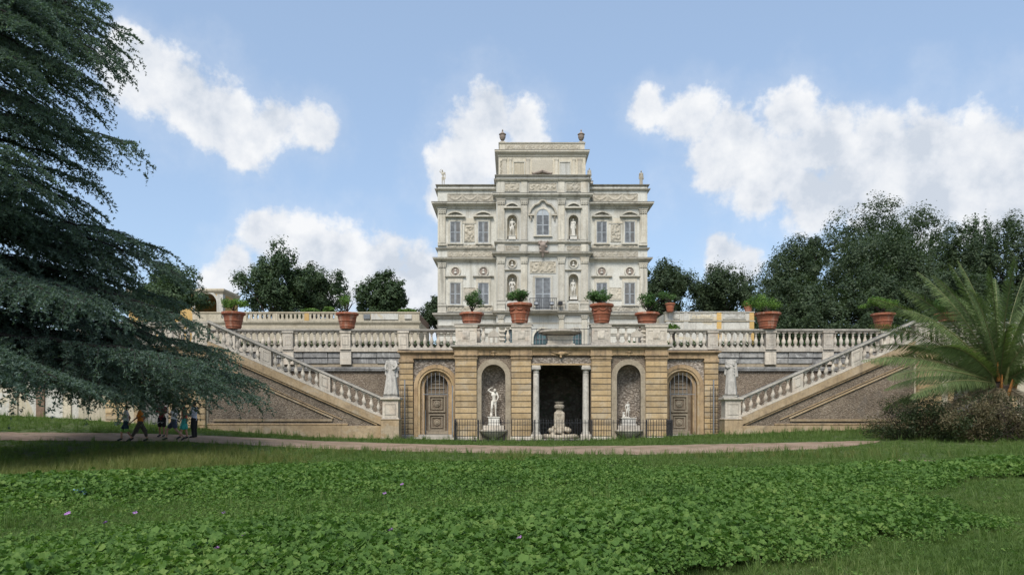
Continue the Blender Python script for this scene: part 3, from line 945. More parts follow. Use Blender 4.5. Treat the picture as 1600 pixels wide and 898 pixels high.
# door bays
YD = 42.25
DU, DR, DZS, DZ0 = 7.22, .95, 3.16, .34
for s in (-1, 1):
    xd = AX + s * DU
    xa, xb = sorted((AX + s * 5.98, AX + s * 9.34))
    MB().plate([(xa, -.5), (xb, -.5), (xb, 5.0), (xa, 5.0)], [arch_loop(xd, DZ0, DZS, DR)], YD, .75).build('door_bay_wall', 'gravel_grey', gp)
    MB().arch_band(xd, .2, DZS, DR - .02, DR + .30, YD - .10, YD + .2, 18).build('archivolt', 'ochre', gp)
    MB().arch_band(xd, .2, DZS, DR + .12, DR + .34, YD - .15, YD - .02, 18).build('archivolt_moulding', 'ochre_dark', gp)
    MB().arch_band(xd, .2, DZS, DR - .24, DR - .03, YD + .12, YD + .6, 18).build('inner_arch', 'ochre_dark', gp)
    a, b = sorted((AX + s * 8.56, AX + s * 9.36))
    rustic(gp, a, b, .35, 4.52, YD - .2)
    MB().mbox(a, b, YD - .2, YD + .02, [(.04, -.4), (.04, .28), (0, .345)]).build('pilaster_base', 'trav_dark', gp)
    MB().mbox(a, b, YD - .2, YD + .03, [(0, 4.525), (.05, 4.60), (.05, 4.66), (.02, 4.69), (.02, 4.80)]).build('pilaster_capital', 'ochre_dark', gp)
    MB().mbox(xa + .03, xb, YD - .18, YD + .7, [(0, 4.80), (0, 5.02), (.04, 5.05), (.10, 5.12), (.16, 5.16), (.16, 5.22), (.13, 5.26)]).build('bay_cornice', 'ochre_dark', gp)
    MB().box(xd - 1.35, xd + 1.35, YD - .75, YD + .7, -.4, .20).build('door_step', 'trav_dark', gp)
    MB().box(xd - 1.0, xd + 1.0, YD - .35, YD + .75, .201, DZ0 + .003).build('door_sill', 'trav_dark', gp)
    # panelled door
    yd = YD + .50
    lp = arch_loop(xd, DZ0 + .005, DZS, DR - .26)
    d = MB().plate(lp, [], yd, .08).build('door', 'wood', gp)
    for zc in (1.05, 2.15):
        m2 = MB()
        for w, t, yy in ((.50, .09, .07), (.33, .06, .05)):
            m2.box(xd - w, xd + w, yd - yy, yd + .0, zc - w, zc - w + t).box(xd - w, xd + w, yd - yy, yd, zc + w - t, zc + w)
            m2.box(xd - w, xd - w + t, yd - yy, yd, zc - w + t, zc + w - t).box(xd + w - t, xd + w, yd - yy, yd, zc - w + t, zc + w - t)
        m2.build('door_panel', 'wood_pale', d)
        b2 = MB().lathe([(.2, 0), (.2, .03), (.15, .05), (.14, .03), (.11, .03), (.10, .06), (.0, .08)], n=14)
        b2.v = [(xd + x, yd - .0 - z, zc + y) for x, y, z in b2.v]
        b2.build('door_boss', 'wood_pale', d)
    m2 = MB()
    for w, z0, z1 in ((.52, 2.78, 2.84), (.46, 3.05, 3.11), (.34, 3.28, 3.34), (.2, 3.48, 3.54)):
        m2.box(xd - w, xd + w, yd - .05, yd, z0, z1)
    m2.build('door_rail', 'wood_pale', d)
    MB().box(xd - .64, xd + .64, yd - .06, yd - .003, DZ0 + .01, DZ0 + .2).build('kick_board', 'wood_pale', d)

# ------------------------------------------------------------------ staircases
SL = .44
ZR0, UR0 = 2.47, 9.96          # rail top where it leaves the newel
NEW0, NEW1 = 9.0, 9.98
UL = 19.75                     # upper end of the flight


def zr(u):
    return ZR0 + SL * (u - UR0)


def mx(s, pts):
    p = [(AX + s * u, z) for u, z in pts]
    return p if s > 0 else p[::-1]


for s, side in ((-1, 'left'), (1, 'right')):
    where = 'rising to the left towards the cedar' if s < 0 else 'rising to the right behind the palm'
    st = thing('outdoor_staircase', (AX + s * 14.5, Y0, 0), 'ochre stone stair flight with pebbled flank wall ' + where, 'staircase', 'twin stair flights of the terrace')
    MB().plate(mx(s, [(NEW1, -.5), (UL, -.5), (UL, zr(UL) - 1.16), (NEW1, zr(NEW1) - 1.16)]), [], Y0 + .15, .3).build('flank_wall', 'gravel', st)
    # string course below the balusters
    m = MB()
    a, b = AX + s * NEW1, AX + s * (UL + .02)
    bar_slope(m, a, b, zr(NEW1) - 1.58, zr(UL) - 1.58, Y0 - .02, Y0 + .45, .44)
    m.build('string_course', 'ochre_dull', st)
    m = MB()
    bar_slope(m, a + s * .3, b, zr(NEW1 + .3) - 1.70, zr(UL) - 1.70, Y0 + .04, Y0 + .3, .118)
    m.build('string_moulding', 'ochre_dark', st)
    # sunk triangular panel frame
    m = MB()
    u0 = 12.75
    bar_slope(m, AX + s * u0, AX + s * (UL - .3), zr(u0) - 2.42, zr(UL - .3) - 2.42, Y0 + .07, Y0 + .2, .09)
    m.build('panel_frame', 'ochre_dull', st)
    m = MB()
    bar_slope(m, AX + s * (u0 - .5), AX + s * (UL - .3), zr(u0 - .5) - 2.27, zr(UL - .3) - 2.27, Y0 + .1, Y0 + .2, .06)
    m.build('panel_frame', 'ochre_dark', st)
    xa, xb = sorted((AX + s * (u0 + .05), AX + s * (UL - .3)))
    MB().box(xa, xb, Y0 + .065, Y0 + .2, 1.14, 1.27).build('panel_frame', 'ochre_dull', st)
    xa, xb = sorted((AX + s * (u0 - .8), AX + s * UL))
    MB().mbox(xa, xb, Y0 + .06, Y0 + .3, [(0, .90), (.03, .96), (.03, 1.0), (.0, 1.04)]).build('base_moulding', 'ochre_dark', st)
    xa, xb = sorted((AX + s * NEW1, AX + s * UL))
    MB().box(xa, xb, Y0 + .03, Y0 + .3, -.5, .9).build('base_course', 'ochre_dull', st)
    # steps
    m = MB()
    ns = 26
    for k in range(ns):
        ua = NEW1 - .2 + (UL - NEW1 + .2) * k / ns
        ub = NEW1 - .2 + (UL - NEW1 + .2) * (k + 1) / ns
        x0, x1 = sorted((AX + s * ua, AX + s * ub))
        zt_ = .6 + (5.38 - .6) * (k + 1) / ns
        m.box(x0, x1, Y0 + .46, 42.62, zt_ - .4, zt_)
    m.build('steps', 'trav', st)
    # newel pedestal
    x0, x1 = sorted((AX + s * NEW0, AX + s * NEW1))
    nw = MB().mbox(x0, x1, Y0 - .38, Y0 + .55, [(0, 1.28), (-.06, 1.36), (-.06, 2.26), (0.0, 2.32), (.06, 2.36), (.06, 2.44), (.02, 2.49)]).build('newel_pedestal', 'trav', st)
    MB().mbox(x0, x1, Y0 - .42, Y0 + .6, [(.05, -.5), (.05, .2), (0, .25), (0, 1.2), (.03, 1.24), (0, 1.279)]).build('newel_plinth', 'ochre_dull', st)
    m2 = MB()
    yy = Y0 - .38
    for aa in ((x0 + .18, x1 - .18, 1.5, 1.54), (x0 + .18, x1 - .18, 2.08, 2.12), (x0 + .18, x0 + .22, 1.54, 2.08), (x1 - .22, x1 - .18, 1.54, 2.08)):
        m2.box(aa[0], aa[1], yy + .04, yy + .09, aa[2], aa[3])
    m2.build('panel_moulding', 'trav', nw)
    # raking balustrade
    rb = thing('stair_balustrade', (AX + s * UR0, Y0 + .17, zr(UR0) - 1.15), 'sloping stone balustrade on the stair flight ' + where, 'balustrade', 'sloping stair balustrades')
    m = MB()
    bar_slope(m, AX + s * NEW1, AX + s * UL, zr(NEW1) - 1.135, zr(UL) - 1.135, Y0 - .0, Y0 + .36, .14)
    m.build('bottom_rail', 'trav', rb)
    m = MB()
    bar_slope(m, AX + s * (NEW1 - .1), AX + s * UL, zr(NEW1 - .1) - .19, zr(UL) - .19, Y0 + .02, Y0 + .34, .07)
    bar_slope(m, AX + s * (NEW1 - .1), AX + s * UL, zr(NEW1 - .1) - .121, zr(UL) - .121, Y0 - .05, Y0 + .41, .12)
    m.build('top_rail', 'trav_dark', rb)
    me = baluster_mesh(.81, SL * s)
    posts = [NEW1 - .05, 13.2, 16.5, UL]
    for i, p in enumerate(posts[1:-1]):
        m = MB()
        xa, xb = sorted((AX + s * (p - .3), AX + s * (p + .3)))
        za, zb = (zr(p - .3), zr(p + .3)) if s > 0 else (zr(p + .3), zr(p - .3))
        bar_slope(m, xa, xb, za - 1.0, zb - 1.0, Y0 + .0, Y0 + .38, .82)
        po = m.build('stair_pedestal', 'trav', rb)
        m = MB()
        q = .62
        bar_slope(m, xa + .12, xb - .12, za + (zb - za) * .2 - .82, zb - (zb - za) * .2 - .82, Y0 - .025, Y0 + .02, .05)
        bar_slope(m, xa + .12, xb - .12, za + (zb - za) * .2 - .34, zb - (zb - za) * .2 - .34, Y0 - .025, Y0 + .02, .05)
        for xq, zq in ((xa + .12, za + (zb - za) * .2), (xb - .16, zb - (zb - za) * .2)):
            m.box(xq, xq + .04, Y0 - .024, Y0 + .02, zq - .80, zq - .31)
        m.build('panel_moulding', 'trav', po)
    for a, b in zip(posts[:-1], posts[1:]):
        a2, b2 = a + (.3 if a > 10 else .08), b - .3
        n = 7
        for k in range(n):
            u = a2 + (b2 - a2) * (k + .5) / n
            link_mesh('baluster', me, None, rb, (s * (u - UR0), 0, SL * (u - UR0) + .15))
    # landing wall
    lw = thing('landing_wall', (AX + s * 23.4, Y0, 0), 'ochre pier wall with arched doorway below the stair landing ' + ('behind the cedar' if s < 0 else 'behind the palm'), 'wall', 'walls below the stair landings')
    ud = 22.75
    xa, xb = sorted((AX + s * (UL + .003), AX + s * 27))
    MB().plate([(xa, -.5), (xb, -.5), (xb, 5.2), (xa, 5.2)], [arch_loop(AX + s * ud, .4, 2.6, .85)], Y0 + .1, .6).build('wall', 'cream', lw)
    MB().arch_band(AX + s * ud, .3, 2.6, .84, 1.1, Y0 + .0, Y0 + .2).build('door_surround', 'ochre', lw)
    dd = MB().plate(arch_loop(AX + s * ud, .4, 2.6, .86), [], Y0 + .55, .08).build('door', 'greywood', lw)
    for k in range(7):
        x = AX + s * ud - .72 + k * .24
        MB().box(x - .105, x + .105, Y0 + .515, Y0 + .549, .45, 2.7 + .5 * math.sqrt(max(0, 1 - ((x - AX - s * ud) / .86) ** 2))).build('board', 'greywood', dd)
    for (ua, ub) in ((UL + .1, 21.2), (24.3, 25.4)):
        a, b = sorted((AX + s * ua, AX + s * ub))
        rustic(lw, a, b, .9, 4.9, Y0 - .08, depth=.2)
        MB().mbox(a, b, Y0 - .1, Y0 + .1, [(.04, -.4), (.04, .8), (0, .89)]).build('pier_base', 'ochre_dark', lw)
    xa, xb = sorted((AX + s * (UL + .0), AX + s * 27))
    MB().mbox(xa, xb, Y0 + .02, Y0 + 2.9, [(0, 4.91), (0, 5.1), (.1, 5.2), (.18, 5.26), (.18, 5.32), (.14, 5.36)]).build('landing_cornice', 'ochre_dark', lw)
    balustrade('stone balustrade along the stair landing ' + ('behind the cedar branches' if s < 0 else 'half hidden by palm fronds'),
               [AX + s * u for u in (UL + .35, 23.3, 26.8)], Y0 + .2, 5.38, 6.68, 8, ped_w=.66, group='landing balustrades')
    # rear wall beyond the stair
    rw = thing('retaining_wall', (AX + s * 18, 43, 0), 'pebbled retaining wall with weathered grey frieze behind the ' + side + ' stair', 'wall', 'retaining walls behind the stairs')
    xa, xb = sorted((AX + s * 9.345, AX + s * 30))
    MB().box(xa, xb, 42.98, 43.33, -.5, 5.2).build('wall', 'gravel', rw)
    for k in range(14):
        ua = 9.36 + k * 1.47
        x0, x1 = sorted((AX + s * (ua + .01), AX + s * (ua + 1.455)))
        MB().block(x0, x1, 4.90, 5.22, 43, 42.80 + .02 * ((k * 7) % 3), .02).build('frieze_block', 'greyband', rw)
        MB().block(x0, x1, 4.56, 4.885, 43, 42.86 + .02 * ((k * 5) % 3), .02).build('frieze_block', 'greyband', rw)
    for u in (12.67, 16.1, 19.55):
        x = AX + s * u
        MB().box(x - .33, x + .33, 42.72, 42.99, 4.5, 5.235).build('pier_block', 'trav', rw)
    MB().mbox(xa, xb, 42.84, 43.1, [(0, 4.12), (.02, 4.2), (.05, 4.26), (.05, 4.31), (0, 4.36)]).build('moulding', 'greyband', rw)
    MB().box(xa, xb, 42.93, 43.1, 4.365, 4.55).build('band', 'mortar', rw)
    MB().mbox(xa, xb, 42.72, 43.4, [(-.04, 5.235), (.0, 5.27), (0, 5.385)]).build('coping', 'trav', rw)
    balustrade('rear terrace balustrade with balusters and panelled piers on the ' + side + ' of the grotto',
               [AX + s * u for u in (5.9, 9.22, 12.67, 16.1, 19.55, 23.0, 26.5)], 42.88, 5.27 + .115, 6.60, .375, ends=((True, False) if s < 0 else (False, True)), group='rear terrace balustrades')
    # far flank wall
    fw = thing('flank_wall', (AX + s * 38, Y0 + .5, 0), 'pale plaster garden wall with pilaster strips ' + ('left of the stair behind the cedar' if s < 0 else 'right of the palm'), 'wall', 'flank walls')
    xa, xb = sorted((AX + s * 27.02, AX + s * 60))
    MB().box(xa, xb, Y0 + .3, Y0 + .9, -.5, 5.0).build('wall', 'whitewall', fw)
    MB().mbox(xa, xb, Y0 + .2, Y0 + .9, [(0, 4.8), (.05, 4.95), (.15, 5.05), (.15, 5.15), (.1, 5.2)]).build('cornice', 'cream', fw)
    for k in range(14):
        u = 27.5 + k * 1.5
        x0, x1 = sorted((AX + s * u, AX + s * (u + .45)))
        MB().box(x0, x1, Y0 + .2, Y0 + .31, -.3, 4.79).build('pilaster_strip', 'brick' if k % 2 else 'cream', fw)


# ------------------------------------------------------------------ villa
YV, YWG, YA = 64.0, 64.6, 65.6


def vz(py, D=YV):
    return CAM_Z + (HOR - py) * D / F


villa = thing('villa', (AX, YV, 5.4), 'tall cream baroque villa with statues in niches and a raised attic storey', 'villa')


def relief(parent, x0, x1, z0, z1, y, kind='scroll', seed=0, mat='relief', amp=.07, name='relief_panel', frame=True):
    """carved panel: a grid pushed out into scrolls or garlands"""
    rg = np.random.default_rng(seed + 11)
    nx, nz = max(6, int((x1 - x0) / .055)), max(6, int((z1 - z0) / .055))
    xs = np.linspace(0, x1 - x0, nx + 1)
    zs = np.linspace(0, z1 - z0, nz + 1)
    gx, gzz = np.meshgrid(xs, zs)
    h = z1 - z0
    H = np.zeros_like(gx)
    if kind == 'scroll':
        n = max(1, round((x1 - x0) / (h * 1.0)))
        st = (x1 - x0) / n
        for k in range(n):
            cx, cz = (k + .5) * st, h / 2
            r = np.hypot(gx - cx, (gzz - cz))
            th = np.arctan2(gzz - cz, gx - cx) * (1 if k % 2 else -1)
            sp = np.cos(r / h * 13 - th * 2 + k)
            H = np.maximum(H, np.clip(sp, 0, 1) * np.clip(1.15 - r / (h * .55), 0, 1))
        H += .35 * rg.random(H.shape) * (H > .1)
    elif kind == 'garland':
        n = 3
        st = (x1 - x0) / n
        for k in range(n):
            cx = (k + .5) * st
            t = (gx - cx) / (st * .42)
            zc = h * (.75 - .5 * np.clip(1 - t * t, 0, 1))
            H = np.maximum(H, np.clip(1 - np.abs(gzz - zc) / (h * .17), 0, 1) * (np.abs(t) < 1.05))
        for k in range(n + 1):
            cx = k * st
            H = np.maximum(H, np.clip(1 - np.abs(gx - cx) / (h * .16), 0, 1) * (gzz > h * .1))
        H *= .8 + .4 * rg.random(H.shape)
    else:                       # crowd of small figures
        for k in range(int((x1 - x0) * (z1 - z0) * 34) + 4):
            cx, cz, sx, sz = rg.uniform(0, x1 - x0), rg.uniform(0, h), rg.uniform(.04, .11), rg.uniform(.05, .2)
            H = np.maximum(H, np.clip(1 - ((gx - cx) / sx) ** 2 - ((gzz - cz) / sz) ** 2, 0, 1) ** .5)
    edge = (gx < .01) | (gx > x1 - x0 - .01) | (gzz < .01) | (gzz > h - .01)
    H[edge] = 0
    y -= .014
    amp *= .75
    vs = [(x0 + a, y - amp * c, z0 + b) for a, b, c in zip(gx.ravel(), gzz.ravel(), H.ravel())]
    w = nx + 1
    fs = [(j * w + i, j * w + i + 1, (j + 1) * w + i + 1, (j + 1) * w + i) for j in range(nz) for i in range(nx)]
    o = MB().add(vs, fs).build(name, mat, parent, smooth=True)
    if frame:
        m = MB()
        t = .05
        for a in ((x0 - t, x1 + t, z0 - t, z0 - .001), (x0 - t, x1 + t, z1 + .001, z1 + t), (x0 - t, x0 - .001, z0, z1), (x1 + .001, x1 + t, z0, z1)):
            m.box(a[0], a[1], y - .045, y + .03, a[2], a[3])
        m.build('panel_frame', 'villa', o)
    return o


def slats(mb, x0, x1, z0, z1, y, n):
    for k in range(n):
        a = z0 + (z1 - z0) * k / n
        b = a + (z1 - z0) / n * .95
        mb.add([(x0, y, a), (x1, y, a), (x1, y + .035, b), (x0, y + .035, b)], [(0, 1, 2, 3)])


def window(parent, xc, z0, z1, w, y, mats=('shutter', 'shutter'), arched=False, fr=.17):
    h2 = w / 2
    m = MB()
    zs = z1 - h2
    if arched:
        m.arch_band(xc, z0, zs, h2, h2 + fr, y - .10, y + .02)
    else:
        m.box(xc - h2 - fr, xc - h2, y - .10, y + .02, z0, z1).box(xc + h2, xc + h2 + fr, y - .10, y + .02, z0, z1)
        m.box(xc - h2 - fr - .001, xc + h2 + fr + .001, y - .102, y + .02, z1, z1 + fr)
    m.box(xc - h2 - fr - .08, xc + h2 + fr + .08, y - .17, y + .02, z0 - .11, z0)
    wo_ = m.build('window', 'villa', parent)
    for s, mt in ((-1, mats[0]), (1, mats[1])):
        a, b = sorted((xc + s * .02, xc + s * (h2 - .003)))
        mm = MB()
        zt = zs + .05 if arched else z1 - .004
        mm.box(a, a + .05, y - .07, y - .02, z0, zt).box(b - .05, b, y - .07, y - .02, z0, zt)
        mm.box(a + .05, b - .05, y - .07, y - .02, z0, z0 + .08).box(a + .05, b - .05, y - .07, y - .02, zt - .06, zt)
        mm.box(a + .05, b - .05, y - .07, y - .02, (z0 + zt) / 2 - .03, (z0 + zt) / 2 + .03)
        if arched:
            n = 8
            pts = [(xc + s * .02, zt), (xc + s * (h2 - .01), zt)] + [(xc + s * ((h2 - .01) * math.cos(PI / 2 * i / n)), zs + .05 + (h2 - .05) * math.sin(PI / 2 * i / n)) for i in range(1, n + 1)]
            pts[-1] = (xc + s * .02, pts[-1][1])
            if s < 0:
                pts = pts[::-1]
            mm.plate(pts, [], y - .06, .04)
        sh = mm.build('shutter', 'shutter_frame', wo_)
        me2 = MB()
        slats(me2, a + .05, b - .05, z0 + .08, zt - .06, y - .058, 22)
        so_ = me2.build('louvres', mt, wo_)
    mback = MB().box(xc - h2, xc + h2, y - .018, y + .01, z0, zs if arched else z1)
    mback.build('window_back', 'shutter_dark', wo_)
    return wo_


def pediment(parent, xc, z0, w, y, h=.42, curved=True):
    """segmental hood on brackets"""
    m = MB()
    n = 12
    o_, i_ = [], []
    for k in range(n + 1):
        t = -1 + 2 * k / n
        o_.append((xc + t * w / 2, z0 + .10 + (h - .1) * (1 - t * t if curved else 1 - abs(t))))
        i_.append((xc + t * (w / 2 - .16), z0 + .10 + (h - .24) * (1 - t * t if curved else 1 - abs(t))))
    outer = [(xc - w / 2, z0), (xc + w / 2, z0)] + o_[::-1]
    m.plate(outer, [[(a, b + .0) for a, b in i_]], y - .26, .28)
    m.box(xc - w / 2 - .04, xc + w / 2 + .04, y - .32, y, z0 - .05, z0 + .06)
    p = m.build('hood', 'villa', parent)
    relief(p, xc - w / 2 + .3, xc + w / 2 - .3, z0 + .1, z0 + h - .2, y - .03, 'crowd', int(abs(xc) * 10), amp=.08, name='hood_carving', frame=False)
    return p


def vpilaster(parent, xc, w, z0, z1, y, proj=.14, cap=.5):
    m = MB()
    m.mbox(xc - w / 2, xc + w / 2, y - proj, y + .05, [(.07, z0), (.07, z0 + .14), (.03, z0 + .17), (.05, z0 + .22), (0, z0 + .28), (0, z1 - cap), (.03, z1 - cap + .03), (0, z1 - cap + .06)])
    o = m.build('pilaster', 'villa', parent)
    c = MB().mbox(xc - w / 2, xc + w / 2, y - proj, y + .05, [(0.0, z1 - cap + .061), (.03, z1 - cap + .2), (.06, z1 - .1), (.09, z1 - .08), (.09, z1 - .002)])
    for k in (-1, 0, 1):
        for zz in (z1 - cap + .13, z1 - cap + .28):
            c.lathe([(0.0, -.08), (.06, -.03), (.05, .05), (0, .09)], (xc + k * w * .33, y - proj - .04, zz), 6)
    c.build('capital', 'villa', o)
    m2 = MB()
    t = .06
    for a in ((xc - w / 2 + t, xc - w / 2 + t + .03), (xc + w / 2 - t - .03, xc + w / 2 - t)):
        m2.box(a[0], a[1], y - proj - .02, y - proj + .01, z0 + .4, z1 - cap - .12)
    m2.build('fluting', 'villa_ochre', o)
    return o


def vcornice(parent, u0, u1, y0, y1, z0, z1, proj, mat='villa'):
    h = z1 - z0
    proj *= .84
    co = MB().mbox(AX + u0, AX + u1, y0, y1, [(0, z0), (proj * .2, z0 + h * .15), (proj * .25, z0 + h * .35), (proj * .7, z0 + h * .55), (proj * .75, z0 + h * .62),
                                              (proj * .95, z0 + h * .7), (proj, z0 + h * .92), (proj * .92, z1)]).build('cornice', mat, parent)
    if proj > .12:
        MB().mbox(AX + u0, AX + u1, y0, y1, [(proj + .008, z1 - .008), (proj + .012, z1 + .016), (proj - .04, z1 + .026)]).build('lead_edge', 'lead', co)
    return co


WU, CU, AU = 9.45, 4.15, 3.98
YB = 82.0
zw_top = vz(290, YWG)
# main masses
MB().box(AX - WU, AX + WU, YWG, YB, 5.4, zw_top - .1).build('wing_wall', 'villa_field', villa)
CN_U, CN_R = 2.74, .44
UZ0, UZS = vz(374), vz(336) - CN_R
LZ0, LZS = vz(470), vz(428) - CN_R
zc_top = vz(277)
ctr = MB()
holes = []
RZ = vz(412)
for s in (-1, 1):
    holes += [arch_loop(AX + s * CN_U, UZ0, UZS, CN_R), arch_loop(AX + s * CN_U, LZ0, LZS, CN_R)]
    holes.append([(AX + s * CN_U + .34 * math.cos(2 * PI * i / 16), RZ + .34 * math.sin(2 * PI * i / 16)) for i in range(16)])
GZ = vz(514)
for ud in (-2.9, 0, 2.9):
    holes.append(arch_loop(AX + ud, 5.45, GZ - .85, .85))
ctr.plate([(AX - CU, 5.4), (AX + CU, 5.4), (AX + CU, zc_top), (AX - CU, zc_top)], holes, YV, .30)
ctr.box(AX - CU + .001, AX - CU + .3, YV + .3, YWG + .05, 5.4, zc_top - .05).box(AX + CU - .3, AX + CU - .001, YV + .3, YWG + .05, 5.4, zc_top - .05)
ctr.build('centre_wall', 'villa_field', villa)
MB().box(AX - CU + .05, AX + CU - .05, YWG + .3, YB - .5, zw_top - .5, zc_top - .05).build('centre_block', 'villa', villa)
for s in (-1, 1):
    for z0, zs in ((UZ0, UZS), (LZ0, LZS)):
        no = MB().niche(AX + s * CN_U, z0, zs, CN_R, YV + .28).build('niche', 'villa_ochre', villa, smooth=True)
        MB().arch_band(AX + s * CN_U, z0, zs, CN_R, CN_R + .14, YV - .06, YV + .02).build('niche_frame', 'villa', no)


# busts in round recesses
bust_me = fuse([((0, 0, -.02), .05, (0, 0, .06), .045)], [((0, -.02, .13), (.075, .085, .10)), ((0, 0, -.1), (.15, .09, .11)), ((0, -.1, .12), (.02, .025, .025)), ((0, .02, .16), (.08, .08, .085))], .018, 'bust', 2)
bust_me.materials.append(M['marble'])


def roundel(parent, xc, zc, y, r):
    m = MB()
    n = 20
    for k, (ra, ya, rb_, yb_) in enumerate(((r, y - .02, r * .95, y - .09), (r * .95, y - .09, r + .1, y - .09), (r + .1, y - .09, r + .12, y + .01))):
        vs = [(xc + ra * math.cos(2 * PI * i / n), ya, zc + ra * math.sin(2 * PI * i / n)) for i in range(n)] + \
             [(xc + rb_ * math.cos(2 * PI * i / n), yb_, zc + rb_ * math.sin(2 * PI * i / n)) for i in range(n)]
        m.add(vs, [(i, (i + 1) % n, n + (i + 1) % n, n + i) for i in range(n)])
    ro = m.build('roundel', 'villa', parent)
    return ro


def bowl(parent, xc, zc, y, r):
    """round recess with real depth"""
    vs, fs = [], []
    n, kk = 18, 4
    for k in range(kk + 1):
        a = PI / 2 * k / kk
        for i in range(n):
            t = 2 * PI * i / n
            vs.append((xc + r * math.cos(a) * math.cos(t), y + r * .8 * math.sin(a), zc + r * math.cos(a) * math.sin(t)))
    for k in range(kk):
        for i in range(n):
            j = (i + 1) % n
            fs.append((k * n + i, (k + 1) * n + i, (k + 1) * n + j, k * n + j))
    return MB().add(vs, fs).build('recess', 'villa_ochre', parent, smooth=True)


for s in (-1, 1):
    ro = roundel(villa, AX + s * CN_U, RZ, YV, .34)
    bowl(ro, AX + s * CN_U, RZ, YV + .02, .34)
    w = world_loc(ro)
    link_mesh('bust', bust_me, None, ro, (AX + s * CN_U - w.x, YV + .05 - w.y, RZ - .02 - w.z))

# wings: bays with shuttered windows, hoods, roundels, reliefs
zz = lambda p: vz(p, YWG)
for s in (-1, 1):
    k = 0
    for u in (7.85, 5.33):
        x = AX + s * u
        dark = ('shutter_dark', 'shutter_dark')
        mixm = ('shutter', 'shutter_dark')
        window(villa, x, zz(380), zz(346.5), .92, YWG, mixm if s < 0 else ('shutter', 'shutter') if k else ('shutter', 'shutter_dark'))
        window(villa, x, zz(476), zz(442), .95, YWG, dark if (k == 0) else ('shutter', 'shutter'))
        pediment(villa, x, zz(339), 1.72, YWG, .50)
        MB().mbox(x - .78, x + .78, YWG - .05, YWG + .05, [(0, zz(434.5)), (.06, zz(433.5)), (.16, zz(432.3)), (.16, zz(431.4)), (.12, zz(430.8))]).build('window_cap', 'villa', villa)
        MB().box(x - .66, x + .66, YWG - .06, YWG + .02, zz(440), zz(434.6)).build('window_frieze', 'villa_ochre', villa)
        ro = roundel(villa, x, zz(424), YWG, .38)
        MB().add([(x + .375 * math.cos(2 * PI * i / 20), YWG - .012, zz(424) + .375 * math.sin(2 * PI * i / 20)) for i in range(20)], [tuple(range(20))]).build('roundel_field', 'urn', ro)
        w = world_loc(ro)
        link_mesh('bust', bust_me, None, ro, (x - w.x, YWG - .03 - w.y, zz(424.5) - w.z))
        k += 1
    # carved figure panel between the upper windows, inscription panel below
    xm = AX + s * 6.59
    relief(villa, xm - .42, xm + .42, zz(377), zz(351), YWG - .01, 'crowd', 40 + s, amp=.12)
    MB().box(xm - .62, xm + .62, YWG - .05, YWG + .02, zz(349), zz(341)).build('blank_panel', 'villa_ochre', villa)
    relief(villa, xm - .5, xm + .5, zz(468), zz(450), YWG - .01, 'crowd', 60 + s, mat='villa_ochre', amp=.06)
    for (pz0, pz1, kind, sd_) in ((388, 383, 'crowd', 1), (402, 392.5, 'scroll', 2), (486, 478.5, 'crowd', 3), (315, 303.5, 'garland', 4)):
        a, b = sorted((AX + s * 4.5, AX + s * 8.55))
        relief(villa, a, b, zz(pz0), zz(pz1), YWG - (.0 if kind != 'garland' else .0), kind, sd_ * 3 + s, amp=.085)
    vpilaster(villa, AX + s * 9.05, .62, zz(384), zz(327), YWG, .12)
    vpilaster(villa, AX + s * 9.05, .62, zz(478), zz(411), YWG, .12)
    MB().mbox(AX + s * 9.05 - .38, AX + s * 9.05 + .38, YWG - .16, YWG + .05, [(.05, zz(491)), (.05, zz(489)), (0, zz(487)), (0, zz(480)), (.06, zz(478.2))]).build('pilaster_pedestal', 'villa', villa)
# wing bands
vcornice(villa, -WU, WU, YWG, YB, zz(410.5), zz(403.5), .5)
vcornice(villa, -WU - .06, WU + .06, YWG - .06, YB, zz(391), zz(387.8), .16)
vcornice(villa, -WU, WU, YWG, YB, zz(327), zz(317.5), .62)
vcornice(villa, -WU + .02, WU - .02, YWG + .06, YB, zz(299.5), zz(295.8), .32)
vcornice(villa, -WU + .05, WU - .05, YWG + .1, YB, zz(291.5), zz(289), .28)
vcornice(villa, -WU - .1, WU + .1, YWG - .1, YB, zz(498), zz(489.5), .42)
vcornice(villa, -WU - .05, WU + .05, YWG - .05, YB, zz(512), zz(508), .10)
vcornice(villa, -WU - .05, WU + .05, YWG - .05, YB, zz(524), zz(520), .10)

